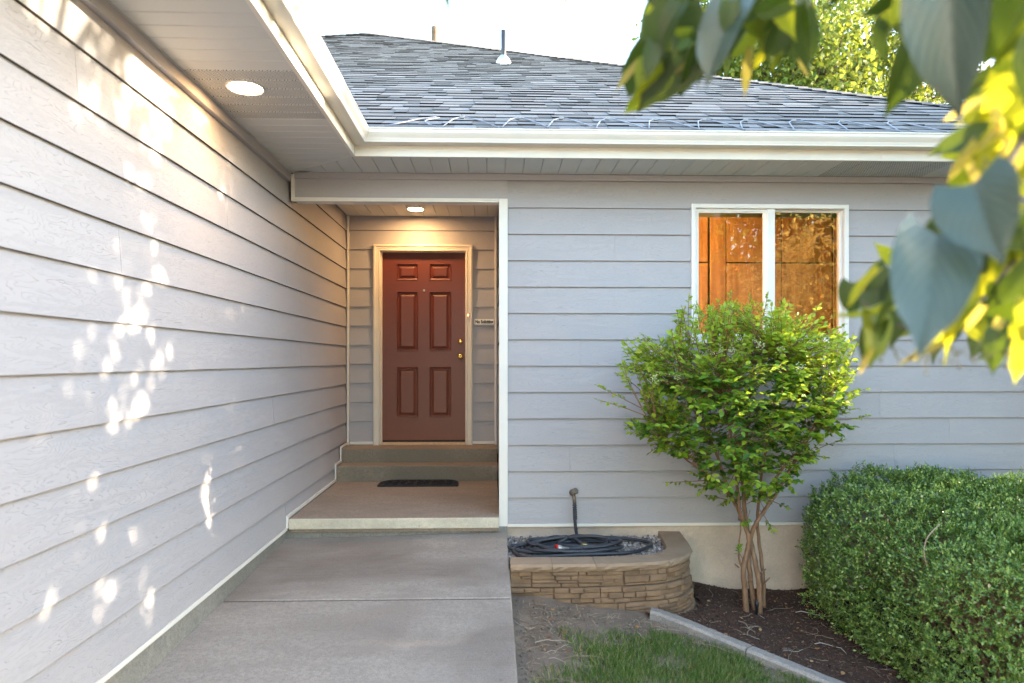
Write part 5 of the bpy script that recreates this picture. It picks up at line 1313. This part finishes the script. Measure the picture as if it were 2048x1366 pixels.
leaves = [
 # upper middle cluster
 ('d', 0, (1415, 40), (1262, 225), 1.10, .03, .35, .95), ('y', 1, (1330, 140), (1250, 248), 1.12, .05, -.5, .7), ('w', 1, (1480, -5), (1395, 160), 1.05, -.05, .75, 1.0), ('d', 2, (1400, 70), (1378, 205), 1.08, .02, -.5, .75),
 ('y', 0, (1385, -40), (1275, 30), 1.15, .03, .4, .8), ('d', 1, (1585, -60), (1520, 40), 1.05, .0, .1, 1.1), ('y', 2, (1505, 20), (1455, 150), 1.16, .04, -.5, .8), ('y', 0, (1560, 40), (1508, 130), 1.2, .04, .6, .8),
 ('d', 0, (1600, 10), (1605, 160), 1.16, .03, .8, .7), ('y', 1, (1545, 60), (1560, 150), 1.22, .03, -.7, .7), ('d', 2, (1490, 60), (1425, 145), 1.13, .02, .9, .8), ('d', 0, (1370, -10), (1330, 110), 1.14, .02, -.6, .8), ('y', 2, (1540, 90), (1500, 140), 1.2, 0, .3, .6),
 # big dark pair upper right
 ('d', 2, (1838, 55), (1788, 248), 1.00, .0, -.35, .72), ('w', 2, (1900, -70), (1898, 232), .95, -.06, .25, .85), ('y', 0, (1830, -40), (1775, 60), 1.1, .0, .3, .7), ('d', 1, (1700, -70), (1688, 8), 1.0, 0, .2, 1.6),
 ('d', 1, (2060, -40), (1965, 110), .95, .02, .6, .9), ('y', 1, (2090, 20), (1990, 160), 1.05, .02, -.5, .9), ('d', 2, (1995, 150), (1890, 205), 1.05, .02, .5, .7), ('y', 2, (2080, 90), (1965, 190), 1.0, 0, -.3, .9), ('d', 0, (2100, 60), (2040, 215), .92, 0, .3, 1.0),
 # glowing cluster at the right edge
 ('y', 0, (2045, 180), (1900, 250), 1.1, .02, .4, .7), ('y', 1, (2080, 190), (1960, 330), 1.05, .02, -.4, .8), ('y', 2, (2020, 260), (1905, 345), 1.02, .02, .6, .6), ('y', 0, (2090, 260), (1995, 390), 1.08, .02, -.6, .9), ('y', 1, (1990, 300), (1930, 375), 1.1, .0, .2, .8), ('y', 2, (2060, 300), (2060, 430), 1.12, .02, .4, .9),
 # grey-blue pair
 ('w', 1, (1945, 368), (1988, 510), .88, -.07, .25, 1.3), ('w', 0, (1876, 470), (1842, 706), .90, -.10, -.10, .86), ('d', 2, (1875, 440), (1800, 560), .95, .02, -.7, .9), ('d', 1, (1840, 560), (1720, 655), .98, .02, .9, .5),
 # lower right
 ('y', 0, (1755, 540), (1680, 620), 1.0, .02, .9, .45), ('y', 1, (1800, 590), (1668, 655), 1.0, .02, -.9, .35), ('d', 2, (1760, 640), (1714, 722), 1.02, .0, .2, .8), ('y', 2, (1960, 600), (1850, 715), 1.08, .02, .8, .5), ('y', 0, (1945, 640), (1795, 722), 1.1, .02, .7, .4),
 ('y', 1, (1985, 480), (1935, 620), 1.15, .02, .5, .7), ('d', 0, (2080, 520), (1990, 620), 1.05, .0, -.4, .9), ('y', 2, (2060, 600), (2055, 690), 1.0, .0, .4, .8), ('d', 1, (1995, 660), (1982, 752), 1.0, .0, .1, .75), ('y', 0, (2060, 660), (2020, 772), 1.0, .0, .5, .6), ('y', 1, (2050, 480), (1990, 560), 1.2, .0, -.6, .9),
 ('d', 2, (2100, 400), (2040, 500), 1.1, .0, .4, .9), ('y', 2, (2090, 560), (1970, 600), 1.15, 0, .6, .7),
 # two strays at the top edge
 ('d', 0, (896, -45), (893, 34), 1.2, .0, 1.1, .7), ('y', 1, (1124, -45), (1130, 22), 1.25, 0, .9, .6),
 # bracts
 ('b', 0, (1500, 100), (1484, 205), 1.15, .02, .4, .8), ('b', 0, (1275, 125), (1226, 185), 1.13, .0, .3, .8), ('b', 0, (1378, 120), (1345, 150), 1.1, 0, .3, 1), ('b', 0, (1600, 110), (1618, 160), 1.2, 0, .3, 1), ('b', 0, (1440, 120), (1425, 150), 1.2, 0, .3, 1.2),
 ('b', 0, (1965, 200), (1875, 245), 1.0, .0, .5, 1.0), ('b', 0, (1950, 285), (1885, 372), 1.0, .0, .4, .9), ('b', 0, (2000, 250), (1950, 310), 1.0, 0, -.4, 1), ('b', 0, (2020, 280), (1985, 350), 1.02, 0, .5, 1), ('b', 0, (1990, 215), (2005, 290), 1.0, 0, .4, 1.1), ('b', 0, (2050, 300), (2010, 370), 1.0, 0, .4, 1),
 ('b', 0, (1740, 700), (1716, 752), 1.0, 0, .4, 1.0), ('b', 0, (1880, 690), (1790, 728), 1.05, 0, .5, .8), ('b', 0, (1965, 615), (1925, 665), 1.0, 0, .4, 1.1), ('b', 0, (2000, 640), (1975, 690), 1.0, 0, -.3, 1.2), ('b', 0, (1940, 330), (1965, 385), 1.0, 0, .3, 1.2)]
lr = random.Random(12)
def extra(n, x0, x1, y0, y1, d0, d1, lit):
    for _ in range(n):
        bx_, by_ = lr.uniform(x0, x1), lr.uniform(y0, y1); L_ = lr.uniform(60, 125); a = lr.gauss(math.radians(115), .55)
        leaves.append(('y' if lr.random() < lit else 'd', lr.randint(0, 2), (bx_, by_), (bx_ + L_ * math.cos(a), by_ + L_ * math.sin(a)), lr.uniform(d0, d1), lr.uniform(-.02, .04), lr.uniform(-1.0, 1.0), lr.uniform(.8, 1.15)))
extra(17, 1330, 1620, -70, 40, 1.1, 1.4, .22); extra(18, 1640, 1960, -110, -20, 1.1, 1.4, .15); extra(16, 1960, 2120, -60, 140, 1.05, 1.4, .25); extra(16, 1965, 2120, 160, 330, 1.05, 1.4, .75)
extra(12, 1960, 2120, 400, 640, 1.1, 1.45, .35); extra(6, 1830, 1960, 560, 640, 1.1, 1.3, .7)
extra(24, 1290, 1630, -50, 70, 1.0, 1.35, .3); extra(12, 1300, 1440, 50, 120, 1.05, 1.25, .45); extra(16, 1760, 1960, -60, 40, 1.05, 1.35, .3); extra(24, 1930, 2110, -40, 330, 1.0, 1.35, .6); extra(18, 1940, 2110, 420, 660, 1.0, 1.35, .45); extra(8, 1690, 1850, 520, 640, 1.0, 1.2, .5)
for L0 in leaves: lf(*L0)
# small fruit on stalks
mb = MB()
for (px, py, d) in ((1840, 700, 1.0), (1900, 690, 1.02), (1960, 680, 1.0), (2010, 700, 1.0), (1780, 690, 1.05), (1970, 320, 1.0), (2020, 340, 1.0), (1225, 14, 1.2), (1240, 30, 1.2)):
    c = px3(px, py, d)
    for _ in range(6):
        q = c + Vector((random.gauss(0, .014), random.gauss(0, .014), -random.uniform(.005, .03))); mb.tube([c, c.lerp(q, .6) + Vector((0, 0, .002)), q], .0005, 4, cap=False); mb.lathe([(.0004, -.0025), (.0024, 0), (.0004, .0025)], q, sides=6)
stuff(under_leaf(mb.build('fruit', M['seed'])))
